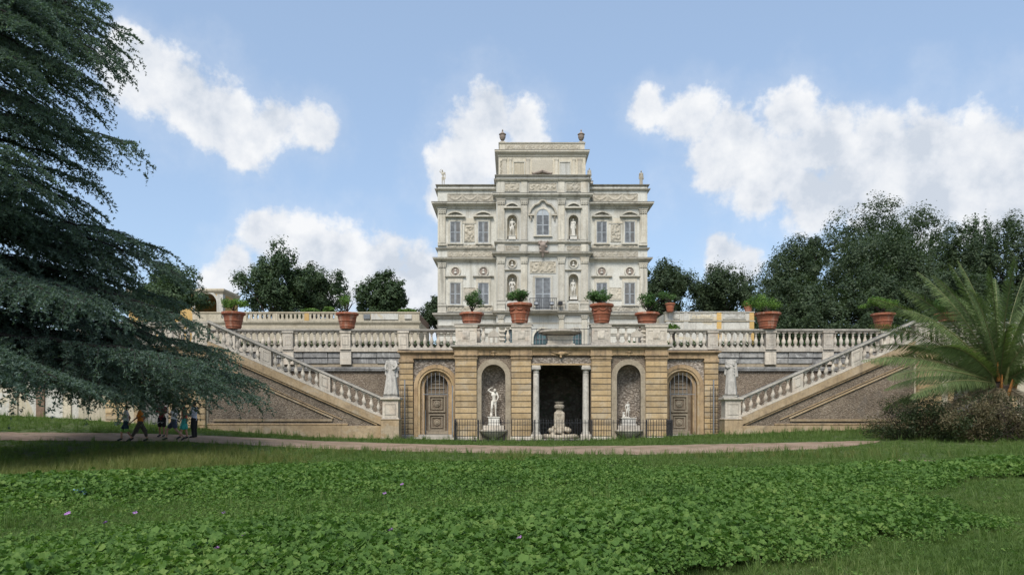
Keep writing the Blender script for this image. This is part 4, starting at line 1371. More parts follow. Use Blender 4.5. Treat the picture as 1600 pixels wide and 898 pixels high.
# centre bay
for s in (-1, 1):
    for u, w in ((3.72, .62), (1.66, .55)):
        x = AX + s * u
        vpilaster(villa, x, w, vz(379), vz(312), YV, .16, .55)
        vpilaster(villa, x, w, vz(474), vz(402.5), YV, .16, .62)
        MB().mbox(x - w / 2, x + w / 2, YV - .2, YV + .05, [(.09, vz(488)), (.09, vz(485)), (.04, vz(483)), (.04, vz(477)), (.09, vz(475)), (.07, vz(474.1))]).build('pilaster_pedestal', 'villa', villa)
        MB().mbox(x - w / 2, x + w / 2, YV - .14, YV + .05, [(0.0, vz(395)), (0.0, vz(382))]).build('band_block', 'villa', villa)
        vpilaster(villa, x, w * .8, 5.4, vz(492.5), YV, .12, .4)
        MB().mbox(x - w / 2, x + w / 2, YV - .12, YV + .05, [(0.0, vz(303)), (0.0, vz(285))]).build('frieze_block', 'villa', villa)
    x = AX + s * CN_U
    pediment(villa, x, vz(325.5), 1.42, YV, .5)
    MB().mbox(x - .62, x + .62, YV - .05, YV + .05, [(0, vz(423.5)), (.06, vz(423)), (.14, vz(422)), (.14, vz(421.2))]).build('niche_cap', 'villa', villa)
    relief(villa, x - .58, x + .58, vz(392), vz(384.5), YV, 'crowd', 70 + s, amp=.07)
    relief(villa, x - .62, x + .62, vz(298.5), vz(286.5), YV, 'crowd', 80 + s, amp=.09)
    relief(villa, x - .42, x + .42, vz(484), vz(474), YV, 'crowd', 90 + s, amp=.06)
relief(villa, AX - 1.2, AX + 1.2, vz(298.5), vz(286.5), YV, 'scroll', 5, amp=.1)
relief(villa, AX - 1.12, AX + 1.12, vz(426), vz(409), YV, 'crowd', 6, amp=.11)
window(villa, AX, vz(368), vz(327), 1.12, YV, arched=True, fr=.2)
window(villa, AX, vz(484.2), vz(434), 1.36, YV, ('shutter', 'shutter'), fr=.2)
# carved surround over the arched window
sur = MB()
for s in (-1, 1):
    sur.box(*sorted((AX + s * .8, AX + s * 1.28)), YV - .2, YV + .02, vz(337.5), vz(335))
    sur.tube([(AX + s * 1.2, YV - .08, vz(334)), (AX + s * 1.05, YV - .1, vz(327)), (AX + s * .75, YV - .12, vz(321)), (AX + s * .35, YV - .14, vz(318.5)), (AX + s * .2, YV - .14, vz(314.5)), (AX, YV - .14, vz(313.4))], [.09, .1, .1, .1, .1, .08], 7)
    sur.tube([(AX + s * 1.1, YV - .1, vz(338)), (AX + s * 1.02, YV - .16, vz(341)), (AX + s * 1.08, YV - .1, vz(345))], [.07, .1, .05], 7)
sur.build('window_surround', 'villa_ochre', villa)
vcornice(villa, -CU - .0, CU + .0, YV - .02, YWG + 1, vz(312), vz(303), .40)
vcornice(villa, -CU - .02, CU + .02, YV - .03, YWG + 1, vz(284.5), vz(280.5), .22)
vcornice(villa, -CU, CU, YV - .02, YWG + 1.2, vz(277), vz(274), .16)
vcornice(villa, -CU - .02, CU + .02, YV - .06, YWG + 1, vz(381.5), vz(378.2), .20)
vcornice(villa, -CU - .03, CU + .03, YV - .04, YWG + 1, vz(401.5), vz(394.5), .42)
vcornice(villa, -CU - .05, CU + .05, YV - .1, YWG + 1, vz(492.5), vz(486.5), .36)
vcornice(villa, -CU - .0, CU + .0, YV + .0, YWG + 1, vz(506), vz(503.5), .06)
# coat of arms
ca = [((AX - .35, YV - .3, vz(379)), .10, (AX + .1, YV - .45, vz(383)), .14), ((AX + .42, YV - .3, vz(378)), .08, (AX + .1, YV - .45, vz(383)), .12),
      ((AX, YV - .38, vz(386)), .3, (AX, YV - .3, vz(394)), .2), ((AX, YV - .3, vz(394)), .18, (AX, YV - .25, vz(402)), .1)]
ce = [((AX + random.Random(k).uniform(-.45, .45), YV - .4, vz(380) - random.Random(k + 50).uniform(-.1, .9)), (.12, .12, .12)) for k in range(12)]
off = world_loc(villa)
arms = fuse([(Vector(p) - off, r, Vector(q) - off, t) for p, r, q, t in ca], [(Vector(c) - off, r) for c, r in ce], .04, 'coat_of_arms', 1)
link_mesh('coat_of_arms', arms, 'urn', villa)
# ground storey doors
for ud in (-2.9, 0, 2.9):
    x = AX + ud
    dr = MB().arch_band(x, 5.45, GZ - .85, .84, 1.02, YV - .06, YV + .02).build('door_surround', 'villa', villa)
    MB().plate(arch_loop(x, 5.45, GZ - .85, .86), [], YV + .26, .04).build('door_glass', 'glass', dr)
    m = MB()
    for k in range(-2, 3):
        m.box(x + k * .3 - .03, x + k * .3 + .03, YV + .2, YV + .257, 5.45, GZ - .85 + math.sqrt(max(0, .72 - (k * .3) ** 2)))
    for zk in (6.4, 7.4, GZ - .85):
        m.box(x - .84, x + .84, YV + .195, YV + .255, zk - .03, zk + .03)
    m.build('glazing_bars', 'shutter', dr)
# attic storey
za = lambda p: vz(p, YA)
MB().box(AX - AU, AX + AU, YA, YB - 3, zc_top - .4, za(240)).build('attic_wall', 'villa_ochre', villa)
vcornice(villa, -AU, AU, YA, YB - 3, za(246), za(236), .42, 'villa_ochre')
MB().mbox(AX - AU + .08, AX + AU - .08, YA + .1, YB - 3.2, [(0, za(236.1)), (0, za(225)), (.06, za(224)), (.09, za(222.6)), (.05, za(222))]).build('attic_parapet', 'villa_ochre', villa)
relief(villa, AX - AU + .6, AX + AU - .5, za(234), za(226), YA + .1, 'scroll', 9, amp=.08, frame=False)
for u, w in ((-3.45, .35), (-1.3, .3), (1.3, .3), (3.45, .35), (-2.9, .22), (2.9, .22)):
    MB().mbox(AX + u - w / 2, AX + u + w / 2, YA - .08, YA + .02, [(.03, za(275)), (.03, za(272)), (0, za(271)), (0, za(252)), (.04, za(249.5)), (.04, za(247))]).build('attic_pilaster', 'villa_ochre', villa)
for u in (-2.1, 2.1):
    m = MB()
    m.box(AX + u - .56, AX + u - .46, YA - .07, YA + .02, za(275), za(254)).box(AX + u + .46, AX + u + .56, YA - .07, YA + .02, za(275), za(254)).box(AX + u - .561, AX + u + .561, YA - .072, YA + .02, za(254), za(252.5))
    fo = m.build('blind_window', 'villa', villa)
    MB().box(AX + u - .459, AX + u + .459, YA - .02, YA + .01, za(275), za(254.1)).build('blind_panel', 'villa_field' if u > 0 else 'cream', fo)
m = MB()
m.box(AX - .95, AX + .95, YA - .05, YA + .02, za(270), za(250))
m.build('blind_panel', 'villa_ochre', villa)
m = MB()
for s in (-1, 1):
    m.tube([(AX + s * .9, YA - .12, za(273)), (AX + s * .7, YA - .14, za(272)), (AX + s * .35, YA - .16, za(270.5)), (AX, YA - .18, za(268.6))], [.09, .1, .12, .13], 7)
    m.lathe([(.03, -.05), (.12, 0), (.03, .06)], (AX + s * .85, YA - .14, za(272)), 8)
m.lathe([(.05, -.1), (.2, 0), (.1, .12)], (AX, YA - .15, za(268.6)), 8)
m.build('scroll_ornament', 'urn', villa)
relief(villa, AX - 3.86, AX - 3.66, za(273), za(250), YA - .01, 'crowd', 21, amp=.08, frame=False)
# balcony
bal = MB().mbox(AX - 1.25, AX + 1.25, YV - .9, YV + .05, [(-.25, vz(491)), (-.05, vz(488)), (.0, vz(486.8)), (0, vz(485.6))]).build('balcony_slab', 'trav_dark', villa)
for k in range(15):
    x = AX - 1.15 + k * 2.3 / 14
    MB().box(x - .014, x + .014, YV - .86, YV - .832, vz(485.6), vz(468.5)).build('railing_bar', 'iron', bal)
m = MB()
for z in (vz(468.5), vz(483)):
    m.box(AX - 1.2, AX + 1.2, YV - .87, YV - .82, z, z + .045).box(AX - 1.2, AX - 1.16, YV - .82, YV, z, z + .045).box(AX + 1.16, AX + 1.2, YV - .82, YV, z, z + .045)
m.build('railing_rail', 'iron', bal)


# ------------------------------------------------------------------ statues and urns
def statue(name, label, loc, height, J, mat='marble', extra=None, drape=0, head=True, voxel=.022, rz=0, cat='statue', group=None, plinth=None):
    caps, ells = body_parts(J, head)
    rg = random.Random(hash(label) % 1000 if False else len(label) * 7)
    if drape:
        # gown: folds running from the waist to the feet, fused with the body
        for k in range(16):
            a = 2 * PI * k / 16
            r0, r1 = .075, .135 * drape * (1 + .12 * math.sin(k * 2.3))
            caps.append(((r0 * math.cos(a), r0 * .8 * math.sin(a), .60), .028, (r1 * math.cos(a + .12), r1 * .85 * math.sin(a + .12) - .01, .03), .026 + .008 * (k % 3)))
        caps.append(((0, 0, .56), .08, (0, 0, .06), .12 * drape))
        for k in range(4):
            caps.append(((-.09 + .01 * k, -.05, .80 - .05 * k), .02, (.09, -.07, .70 - .07 * k), .02))
        caps += [((-.1, .02, .78), .03, (-.13, 0, .5), .035), ((.1, .02, .78), .03, (.14, 0, .45), .035)]
    if extra:
        c2, e2 = extra
        caps += c2
        ells += e2
    caps, ells = scaled(caps, ells, height)
    root = thing(name, loc, label, cat, group, rz)
    z0 = 0
    if plinth:
        w, h = plinth
        MB().mbox(-w / 2, w / 2, -w / 2, w / 2, [(.03, 0), (.03, h * .15), (0, h * .2), (0, h * .85), (.04, h * .9), (.04, h)]).build('plinth', mat, root, local=True)
        z0 = h
    me = fuse(caps, ells, voxel * height / 1.7, 'figure')
    link_mesh('figure', me, mat, root, (0, 0, z0 - .004 * height))
    return root


arm_up = dict(ell=(-.20, -.02, .90), wrl=(-.10, -.05, .985), hal=(-.04, -.05, .99), shl=(-.10, 0, .83))
contra = dict(knl=(-.075, -.05, .29), anl=(-.075, .03, .05), tol=(-.10, -.055, .018), pelvis=(.012, 0, .53), chest=(-.008, 0, .74))
# niches of the grotto front
statue('niche_statue', 'white marble nude with raised arm in the left grotto niche', (AX - NU + .02, Y0 + .62, .92), 1.66,
       pose(**{**contra, **arm_up, 'head': (.03, -.045, .90), 'elr': (.15, -.03, .66), 'wrr': (.10, -.09, .56), 'har': (.06, -.1, .53)}),
       extra=([((-.10, .03, 0), .035, (-.09, .03, .26), .03)], [((-.095, .02, .06), (.05, .05, .08))]), plinth=(.62, .48))
statue('niche_statue', 'small white marble figure group standing in the right grotto niche', (AX + NU + .02, Y0 + .62, .92), 0.92,
       pose(**{**contra, 'ell': (-.16, -.05, .68), 'wrl': (-.17, -.12, .55), 'hal': (-.18, -.13, .5), 'elr': (.11, .03, .66), 'wrr': (.08, -.02, .53)}), mat='marble',
       extra=([((-.28, 0, .02), .075, (-.27, 0, .22), .06), ((-.27, 0, .22), .05, (-.2, -.02, .33), .04), ((-.3, 0, 0), .06, (.1, 0, 0), .06)], [((-.29, -.02, .30), (.06, .06, .065)), ((-.22, 0, .10), (.08, .08, .10))]), plinth=(.78, .42), cat='statue')


# wall basins below the niche statues
def wall_basin(xc, label):
    b = thing('wall_basin', (xc, Y0 + .2, .3), label, 'basin', 'wall basins of the grotto niches')
    m = MB().lathe([(.12, .34), (.2, .42), (.42, .52), (.62, .66), (.74, .78), (.80, .80), (.80, .88), (.72, .88), (.66, .80), (.3, .72), (0, .70)], (xc, Y0 + .1, -.2), 22, squash=.62)
    m.build('bowl', 'trav', b, smooth=False)
    MB().lathe([(.32, -.2), (.3, -.02), (.16, .08), (.12, .2), (.18, .30), (.13, .345)], (xc, Y0 + .1, -.2), 14).build('stem', 'trav', b)
    MB().box(xc - .6, xc + .6, Y0 + .05, Y0 + .75, .60, .915).build('statue_shelf', 'trav', b)
    return b


wall_basin(AX - NU, 'carved stone basin under the left niche statue')
wall_basin(AX + NU, 'carved stone basin under the right niche figure group')

# fountain inside the grotto
gf = thing('grotto_fountain', (AX, 41.7, .1), 'rocky tiered stone fountain standing in the dark grotto', 'fountain')
rg = random.Random(4)
caps, ells = [], []
for k in range(26):
    a = 2 * PI * k / 26
    ells.append(((.95 * math.cos(a), .6 * math.sin(a), .10 + .05 * rg.random()), (.2, .18, .16)))
for k in range(22):
    a = rg.uniform(0, 2 * PI)
    q = rg.uniform(.2, .6)
    ells.append(((q * math.cos(a), q * .7 * math.sin(a), rg.uniform(.2, .62)), (rg.uniform(.14, .24), .2, rg.uniform(.1, .2))))
ells += [((-.5, -.3, .5), (.2, .2, .16)), ((.5, -.3, .5), (.2, .2, .16)), ((0, -.3, .45), (.25, .2, .2))]
link_mesh('rock_base', fuse(caps, ells, .04, smooth=1), 'rock', gf)
caps = [((0, 0, .5), .36, (0, 0, 1.15), .28), ((-.22, -.16, .7), .12, (-.2, -.1, 1.45), .13), ((.22, -.16, .7), .12, (.2, -.1, 1.45), .13), ((0, -.2, .8), .1, (0, -.15, 1.4), .12)]
ells = [((0, 0, 1.45), (.32, .26, .16)), ((0, 0, 1.62), (.22, .2, .12))]
link_mesh('carved_stem', fuse(caps, ells, .03, smooth=1), 'rock', gf)
MB().lathe([(.15, 1.66), (.2, 1.72), (.29, 1.80), (.31, 1.92), (.24, 1.98), (.20, 2.0), (.27, 2.10), (.29, 2.16), (.2, 2.16), (.1, 2.1), (0, 2.1)], (0, 0, 0), 16).build('vase', 'rock', gf, local=True)

# draped statues on the stair newels
for s, lab in ((-1, 'headless draped marble statue on the left stair newel'), (1, 'eroded headless draped statue on the right stair newel')):
    statue('newel_statue', lab, (AX + s * 9.49, Y0 + .08, 2.49), 2.32 if s < 0 else 2.36,
           pose(elr=(.14, -.05, .70), wrr=(.09, -.10, .62), har=(.05, -.11, .62), ell=(-.145, -.02, .68), wrl=(-.12, -.08, .60), hal=(-.08, -.1, .62)) if s < 0 else
           pose(ell=(-.11, -.04, .68), wrl=(-.06, -.09, .64), hal=(-.02, -.1, .66), elr=(.10, .03, .68), wrr=(.08, -.03, .6), har=(.06, -.05, .58)),
           mat='marble_worn', drape=1.15 if s < 0 else .86, head=False, voxel=.024, rz=0 if s < 0 else R(-25), plinth=(.78, .12))

# statues of the villa
spots = [(-CN_U, UZ0, 1.62, 'villa statue with hand on hip in the upper left niche', pose(**contra, elr=(.19, .02, .68), wrr=(.10, -.03, .57), har=(.08, -.03, .56)), 0),
         (CN_U, UZ0, 1.60, 'slim villa statue in the upper right niche', pose(**contra, elr=(.13, -.04, .68), wrr=(.06, -.1, .74), har=(.03, -.1, .76)), .62),
         (CN_U, LZ0 + .12, 1.50, 'standing villa statue on a tall block in the lower right niche', pose(**contra, ell=(-.16, 0, .68), wrl=(-.11, -.05, .56)), 0)]
for u, z, h, lab, J, dr in spots:
    statue('villa_statue', lab, (AX + u, YV + .26, z + .003), h, J, drape=dr, voxel=.026, plinth=(.62, .34), group='statues in the villa niches')
sit = pose(pelvis=(0, .06, .40), waist=(0, .05, .50), chest=(0, .03, .62), neck=(0, .02, .72), head=(.02, 0, .81), shl=(-.1, .03, .69), shr=(.1, .03, .69),
           ell=(-.15, -.02, .54), elr=(.15, -.02, .54), wrl=(-.08, -.12, .47), wrr=(.08, -.14, .46), hal=(-.05, -.15, .46), har=(.05, -.16, .45),
           hil=(-.06, .03, .38), hir=(.06, .03, .38), knl=(-.09, -.20, .38), knr=(.08, -.20, .40), anl=(-.08, -.16, .13), anr=(.10, -.19, .13), tol=(-.1, -.25, .1), tor=(.11, -.27, .1))
statue('villa_statue', 'seated villa statue in the lower left niche above the round pot', (AX - CN_U, YV + .30, LZ0 + .35), 1.75, sit, voxel=.026,
       extra=([((0, .06, .1), .14, (0, .06, .3), .13)], []), plinth=(.7, .2), group='statues in the villa niches')
# roof statues
statue('roof_statue', 'bent roof statue on the left corner of the villa parapet', (AX - 9.0, YWG + .5, zw_top - .04), 1.55,
       pose(ell=(-.2, 0, .86), wrl=(-.16, -.03, .97), hal=(-.1, -.03, 1.0), chest=(-.02, 0, .74), head=(-.05, -.02, .92)), mat='villa_ochre', voxel=.03, plinth=(.5, .12), group='statues on the villa roof')
statue('roof_statue', 'upright roof statue on the right corner of the villa parapet', (AX + 8.98, YWG + .5, zw_top - .04), 1.45, pose(), mat='relief', drape=.55, voxel=.03, plinth=(.55, .14), group='statues on the villa roof')
statue('roof_statue', 'half hidden pale statue beside the right end of the attic', (AX + 4.38, YA + .5, zc_top + .02), 1.3, pose(), mat='villa', drape=.95, voxel=.03, plinth=(.6, .25), group='statues on the villa roof')
for s, lab in ((-1, 'brown stone urn on the left end of the attic parapet'), (1, 'brown stone urn on the right end of the attic parapet')):
    x, y, z = AX + s * (AU - .36), YA + .45, za(222)
    u = thing('roof_urn', (x, y, z), lab, 'urn', 'urns on the attic')
    MB().mbox(-.25, .25, -.25, .25, [(0, -.01), (0, .12), (-.05, .16)]).build('plinth', 'villa_ochre', u, local=True)
    MB().lathe([(.16, .158), (.10, .22), (.09, .27), (.2, .38), (.27, .55), (.29, .70), (.24, .78), (.33, .83), (.33, .88)], n=16).build('body', 'urn', u, local=True)
    MB().lathe([(.31, .882), (.25, .93), (.14, 1.02), (.07, 1.1), (.05, 1.16), (.075, 1.22), (.04, 1.3), (0, 1.36)], n=14).build('lid', 'urn', u, local=True)

# floodlights on the balcony
for k, (px, lab) in enumerate(((838, 'black floodlight at the left end of the villa balcony'), (862, 'black floodlight in the middle of the villa balcony'), (875.5, 'black floodlight at the right end of the villa balcony'))):
    x, y, z = X(px, YV - .6), YV - .6, vz(485.5)
    f = thing('floodlight', (x, y, z), lab, 'floodlight', 'floodlights on the villa balcony')
    MB().box(-.02, .02, -.02, .02, 0, .42).build('stand', 'iron', f, local=True)
    h = MB().mbox(-.2, .2, -.12, .12, [(-.03, .42), (0, .46), (0, .70), (-.04, .74)]).build('housing', 'black', f, local=True)
    MB().box(-.16, .16, -.145, -.122, .48, .68).build('lens', 'lens' if k < 2 else 'black', h, local=True)


# ------------------------------------------------------------------ terrace top: centre balustrades, basin, iron railing
def centre_balustrade(s, lab):
    root = thing('carved_balustrade', (AX + s * 3.8, Y0 + .2, 5.39), lab, 'balustrade', 'carved centre balustrades')
    z0, z1 = 5.392, 6.6
    a, b = sorted((AX + s * 1.66, AX + s * 5.92))
    MB().mbox(a + .03, b - .03, Y0 + .06, Y0 + .34, [(0, z0), (0, z0 + .12), (-.02, z0 + .14)]).build('bottom_rail', 'trav', root)
    MB().mbox(a, b, Y0 + .03, Y0 + .5, [(-.03, z1 - .15), (.0, z1 - .12), (.06, z1 - .07), (.07, z1 - .05), (.07, z1 - .01), (.04, z1 + .005)]).build('top_rail', 'trav_dark', root)
    for u0, u1 in ((4.72, 5.9), (1.7, 2.75)):
        p0, p1 = sorted((AX + s * u0, AX + s * u1))
        po = pedestal(root, p0, p1, Y0 + .22, z0, z1 - .1, d=.46)
        relief(po, (p0 + p1) / 2 - .2, (p0 + p1) / 2 + .2, z0 + .35, z1 - .42, Y0 - .02, 'crowd', int(u0 * 10) + s, mat='trav', amp=.05, name='carving', frame=False)
    me = baluster_mesh(.90)
    for u in ((4.35, 2.98) if s < 0 else (3.2, 3.65)):
        link_mesh('baluster', me, None, root, (s * (u - 3.8), 0, .14))
    for u, w in (((3.78, .62), (3.3, .3)) if s < 0 else ((4.25, .7), (4.6, .26))):
        x = AX + s * u
        m = MB()
        if w > .5:        # gabled crest on little posts
            m.plate([(x - w / 2, 5.85), (x + w / 2, 5.85), (x + w / 2, 6.02), (x + w * .28, 6.14), (x + w * .12, 6.20), (x, 6.30), (x - w * .12, 6.20), (x - w * .28, 6.14), (x - w / 2, 6.02)], [], Y0 + .1, .2)
            for q in (-.42, 0, .42):
                m.box(x + q * w - .06, x + q * w + .06, Y0 + .12, Y0 + .3, 5.53, 5.849)
            m.box(x - .05, x + .05, Y0 + .13, Y0 + .28, 6.29, 6.452)
        else:             # stacked mouldings
            for q in range(4):
                zq = 5.53 + q * .23
                m.mbox(x - w / 2, x + w / 2, Y0 + .12, Y0 + .32, [(-.06, zq), (-.03, zq + .08), (.03, zq + .16), (.0, zq + .229)])
        m.build('carved_crest', 'trav', root)
    return root


centre_balustrade(-1, 'carved balustrade with crest panel above the left niche')
centre_balustrade(1, 'carved balustrade with crest panel above the right niche')
tb = thing('terrace_basin', (AX, 41.2, 5.39), 'wide shallow stone basin on a block pedestal above the grotto', 'basin')
MB().lathe([(.55, .62), (.8, .66), (1.05, .72), (1.18, .78), (1.24, .80), (1.24, .90), (1.16, .92), (1.05, .84), (.4, .78), (0, .77)], n=28).build('bowl', 'trav', tb, local=True)
MB().mbox(-.62, .62, -.5, .5, [(.18, 0), (.18, .12), (.1, .16), (.1, .30), (.06, .34), (.1, .52), (.14, .60), (.02, .64)]).build('pedestal', 'trav', tb, local=True)
ir = thing('terrace_railing', (AX, 40.75, 5.39), 'thin black iron railing behind the terrace basin', 'railing')
for k in range(13):
    x = -1.62 + k * 3.24 / 12
    MB().box(x - .013, x + .013, -.013, .013, 0, 1.02).build('bar', 'iron', ir, local=True)
MB().box(-1.65, 1.65, -.02, .02, .97, 1.0).box(-1.65, 1.65, -.02, .02, .1, .125).build('rail', 'iron', ir, local=True)
for s in (-1, 1):
    MB().tube([(s * 1.64, 0, 1.0), (s * 1.66, 0, 1.12), (s * 1.6, 0, 1.2), (s * 1.54, 0, 1.16), (s * 1.57, 0, 1.1)], .015, 5).build('scroll', 'iron', ir, local=True)

# ------------------------------------------------------------------ iron fence in front of the grotto
YF = 38.55
fn = thing('iron_fence', (AX, YF, .05), 'low black iron bar fence in front of the grotto and niches', 'fence')
zt_, zb_ = 1.20 - .05, -.05
bar = MB().box(-.013, .013, -.013, .013, zb_ - .12, zt_)
bar.add([(-.02, -.02, zt_), (.02, -.02, zt_), (.02, .02, zt_), (-.02, .02, zt_), (0, 0, zt_ + .08)], [(0, 1, 4), (1, 2, 4), (2, 3, 4), (3, 0, 4)])
bme = bpy.data.meshes.new('bar')
bme.from_pydata(bar.v, [], bar.f)
bme.materials.append(M['iron'])
rg = random.Random(3)
nbar = 84
for k in range(nbar):
    x = -5.85 + 11.7 * k / (nbar - 1)
    o = link_mesh('bar', bme, None, fn, (x + rg.uniform(-.008, .008), 0, rg.uniform(-.012, .012)))
    o.rotation_euler = (rg.uniform(-.012, .012), rg.uniform(-.018, .018), 0)
for s in (-1, 1):
    for k in range(1, 22):
        link_mesh('bar', bme, None, fn, (s * 5.85, k * .15, 0))
    MB().box(s * 5.85 - .016, s * 5.85 + .016, .02, 3.4, zt_ - .13, zt_ - .10).box(s * 5.85 - .016, s * 5.85 + .016, .02, 3.4, .08, .11).build('side_rail', 'iron', fn, local=True)
MB().box(-5.87, 5.87, -.018, .018, zt_ - .13, zt_ - .10).build('top_rail', 'iron', fn, local=True)
MB().box(-5.87, 5.87, -.018, .018, .08, .11).build('bottom_rail', 'iron', fn, local=True)
for x in (-4.55, -1.55, 1.55, 4.5, 5.86):
    MB().box(x - .03, x + .03, -.03, .03, -.2, zt_ + .04).build('post', 'iron', fn, local=True)

# iron grilles at the arched doors
for s, lab in ((-1, 'thin iron gate standing open before the left arched door'), (1, 'thin iron gate standing open before the right arched door')):
    xd = AX + s * DU
    g = thing('iron_gate', (xd, YD - .4, .2), lab, 'gate', 'gates of the arched doors')
    for k in range(7):
        x = -.72 + k * .24
        zt2 = 3.15 + (.80 if abs(x) < .3 else .62 if abs(x) < .6 else .3)
        MB().box(x - .01, x + .01, -.01, .01, .005 if k in (0, 6) else 2.45, zt2 - .2).build('bar', 'galv', g, local=True)
    MB().box(-.74, .74, -.012, .012, 2.48, 2.51).build('cross_bar', 'galv', g, local=True)
    # leaf swung back against the pilaster
    x0 = s * 1.78
    MB().box(x0 - .032, x0 + .032, -.1, -.036, -.2, 3.35).build('post', 'galv', g, local=True)
    for k in range(4):
        x = x0 - s * .16 + s * k * .14
        MB().box(x - .009, x + .009, -.02, -.002, .25, 2.9).build('leaf_bar', 'iron', g, local=True)
    m = MB()
    for k in range(9):
        z = .3 + k * .31
        a, b = sorted((x0 - s * .2, x0 + s * .30))
        m.box(a, b, -.03, -.021, z, z + .018)
    m.build('leaf_cross_bars', 'iron', g, local=True)
    MB().box(-s * 1.0 - .03, -s * 1.0 + .03, -.1, -.04, .0, 3.0).build('post', 'galv', g, local=True)


# ------------------------------------------------------------------ potted citrus trees
def leaf_ball(name, mat, parent, c, r, n, size, seed, up=.3):
    rg = np.random.default_rng(seed)
    nl = max(6, n // 110)
    L = rg.normal(size=(nl, 3))
    L /= np.linalg.norm(L, axis=1, keepdims=True)
    L *= (rg.random((nl, 1)) ** .4) * .78
    L[:, 2] = np.abs(L[:, 2]) * 1.0 - .25
    idx = rg.integers(0, nl, n)
    d = rg.normal(size=(n, 3))
    d /= np.linalg.norm(d, axis=1, keepdims=True)
    P = (L[idx] + d * (.34 * rg.random((n, 1)) ** .45)) * np.array(r) + np.array(c)
    Nn = d + rg.normal(0, .6, (n, 3)) + np.array([0, 0, up])
    me = quads_mesh(name, P, Nn, rg.uniform(.7, 1.35, n) * size, rg, .5, -.06)
    return link_mesh(name, me, mat, parent)


POT = [(.56, 0), (.60, .02), (.63, .13), (.67, .15), (.67, .19), (.64, .21), (.73, .46), (.77, .48), (.77, .52), (.75, .54), (.84, .82), (.90, .85), (1.0, .88), (1.0, .98), (.96, 1.0), (.88, .995), (.85, .93), (0, .90)]


def pot_tree(px, D, rim_y, base_z, rr, plant, lab, mat='citrus', seed=0, h=None, group='potted citrus trees on the terrace', festoon=False, nl=1500):
    """plant = (px0, px1, py_top, py_bottom) seen size"""
    x = X(px, D)
    h = h or (Z(rim_y, D) - base_z)
    o = thing('potted_citrus_tree', (x, D, base_z), lab, 'potted tree', group)
    p = MB().lathe([(a * rr, b * h) for a, b in POT], n=26).build('pot', 'terra', o, local=True, smooth=False)
    if festoon:
        m = MB()
        for k in range(8):
            a = 2 * PI * k / 8
            pts = []
            for q in range(7):
                t = -1 + q / 3
                an = a + t * PI / 8
                rad = (.80 + .05 * (1 - t * t) * 0) * rr
                pts.append((rad * math.cos(an), rad * math.sin(an), h * (.76 - .12 * (1 - t * t))))
            m.tube(pts, .035, 5)
        m.build('festoon', 'terra', p, local=True)
    MB().lathe([(.84 * rr, h * .925), (.4 * rr, h * .95), (0, h * .955)], n=20).build('soil', 'soil', o, local=True)
    p0, p1, pt, pb = plant
    s = D / F
    w, ph = (p1 - p0) * s, (pb - pt) * s
    cx = ((p0 + p1) / 2 - px) * s
    zc = (rim_y - (pt + pb) / 2) * s + h
    m = MB()
    rg = random.Random(seed)
    m.tube([(0, 0, h * .9), (cx * .2, .02, h * .9 + (zc - h * .9) * .5), (cx * .6, 0, zc)], [.05, .04, .025], 7)
    for k in range(6):
        a = rg.uniform(0, 2 * PI)
        m.tube([(cx * .2, 0, h + .05), (cx * .5 + w * .2 * math.cos(a), w * .2 * math.sin(a), zc - ph * .1), (cx + w * .36 * math.cos(a), w * .36 * math.sin(a), zc + ph * rg.uniform(.0, .3))], [.025, .018, .008], 5)
    m.build('trunk', 'bark', o, local=True)
    leaf_ball('foliage', mat, o, (cx, 0, zc), (w * .53, w * .5, ph * .56), nl, .11, seed)
    return o


RT = 6.605
pot_tree(365, 42.88, 488, RT, .70, (345, 387, 458, 488), 'terracotta pot with round citrus tree beside the cedar tip', seed=1)
pot_tree(542.5, 42.88, 489, RT, .68, (524, 562, 452, 490), 'terracotta pot with sparse feathery shrub on the left rear balustrade', 'citrus', 2, nl=500)
pot_tree(1199.5, 42.88, 489, RT, .77, (1163, 1222, 456, 490), 'large terracotta pot with bushy citrus beside the pale wall', seed=3, nl=1900)
pot_tree(1380, 42.88, 490, RT, .70, (1345, 1399, 461, 489), 'terracotta pot with citrus just left of the right stair top', seed=4, nl=1700)
pot_tree(1480, 40.25, 490, 6.69, .66, (1457, 1508, 458, 492), 'terracotta pot behind the palm fronds', 'citrus_dark', 5)
CT = 6.61
pot_tree(812, Y0 + .3, 474.5, CT, .72, (790, 836, 447, 476), 'tall festooned terracotta pot left of the balcony lights', 'citrus_dark', 6, festoon=True, nl=1600)
pot_tree(940, Y0 + .3, 475.5, CT, .68, (913, 968, 447, 480), 'tall festooned terracotta pot right of the balcony', 'citrus_dark', 7, festoon=True, nl=1900)
for px, plant, lab, sd_ in ((737, (719, 760, 448, 488), 'terracotta pot behind the leftmost pier of the carved balustrade', 8), (1011, (990, 1040, 452, 490), 'terracotta pot behind the right end of the carved balustrade', 9)):
    D = 41.6
    pl = thing('pot_plinth', (X(px, D), D, 5.39), 'stone plinth under the ' + lab, 'plinth', 'plinths under pots')
    MB().mbox(-.5, .5, -.5, .5, [(.04, 0), (.04, .1), (0, .14), (0, .92), (.05, .97), (.05, 1.05)]).build('block', 'trav', pl, local=True)
    pot_tree(px, D, 489, 6.443, .72, plant, lab, 'citrus_dark', sd_, nl=1300)
# smaller pots by the villa
pot_tree(1047, 57.6, 474, 9.72, .42, (1020, 1062, 450, 476), 'small terracotta pot on the left end of the pale rear wall', 'citrus_dark', 10, h=.68, nl=900)
pot_tree(1169, 58.4, 473.5, 9.83, .42, (1160, 1180, 468, 475), 'small terracotta pot on the right end of the pale rear wall', 'citrus', 11, h=.68, nl=260)

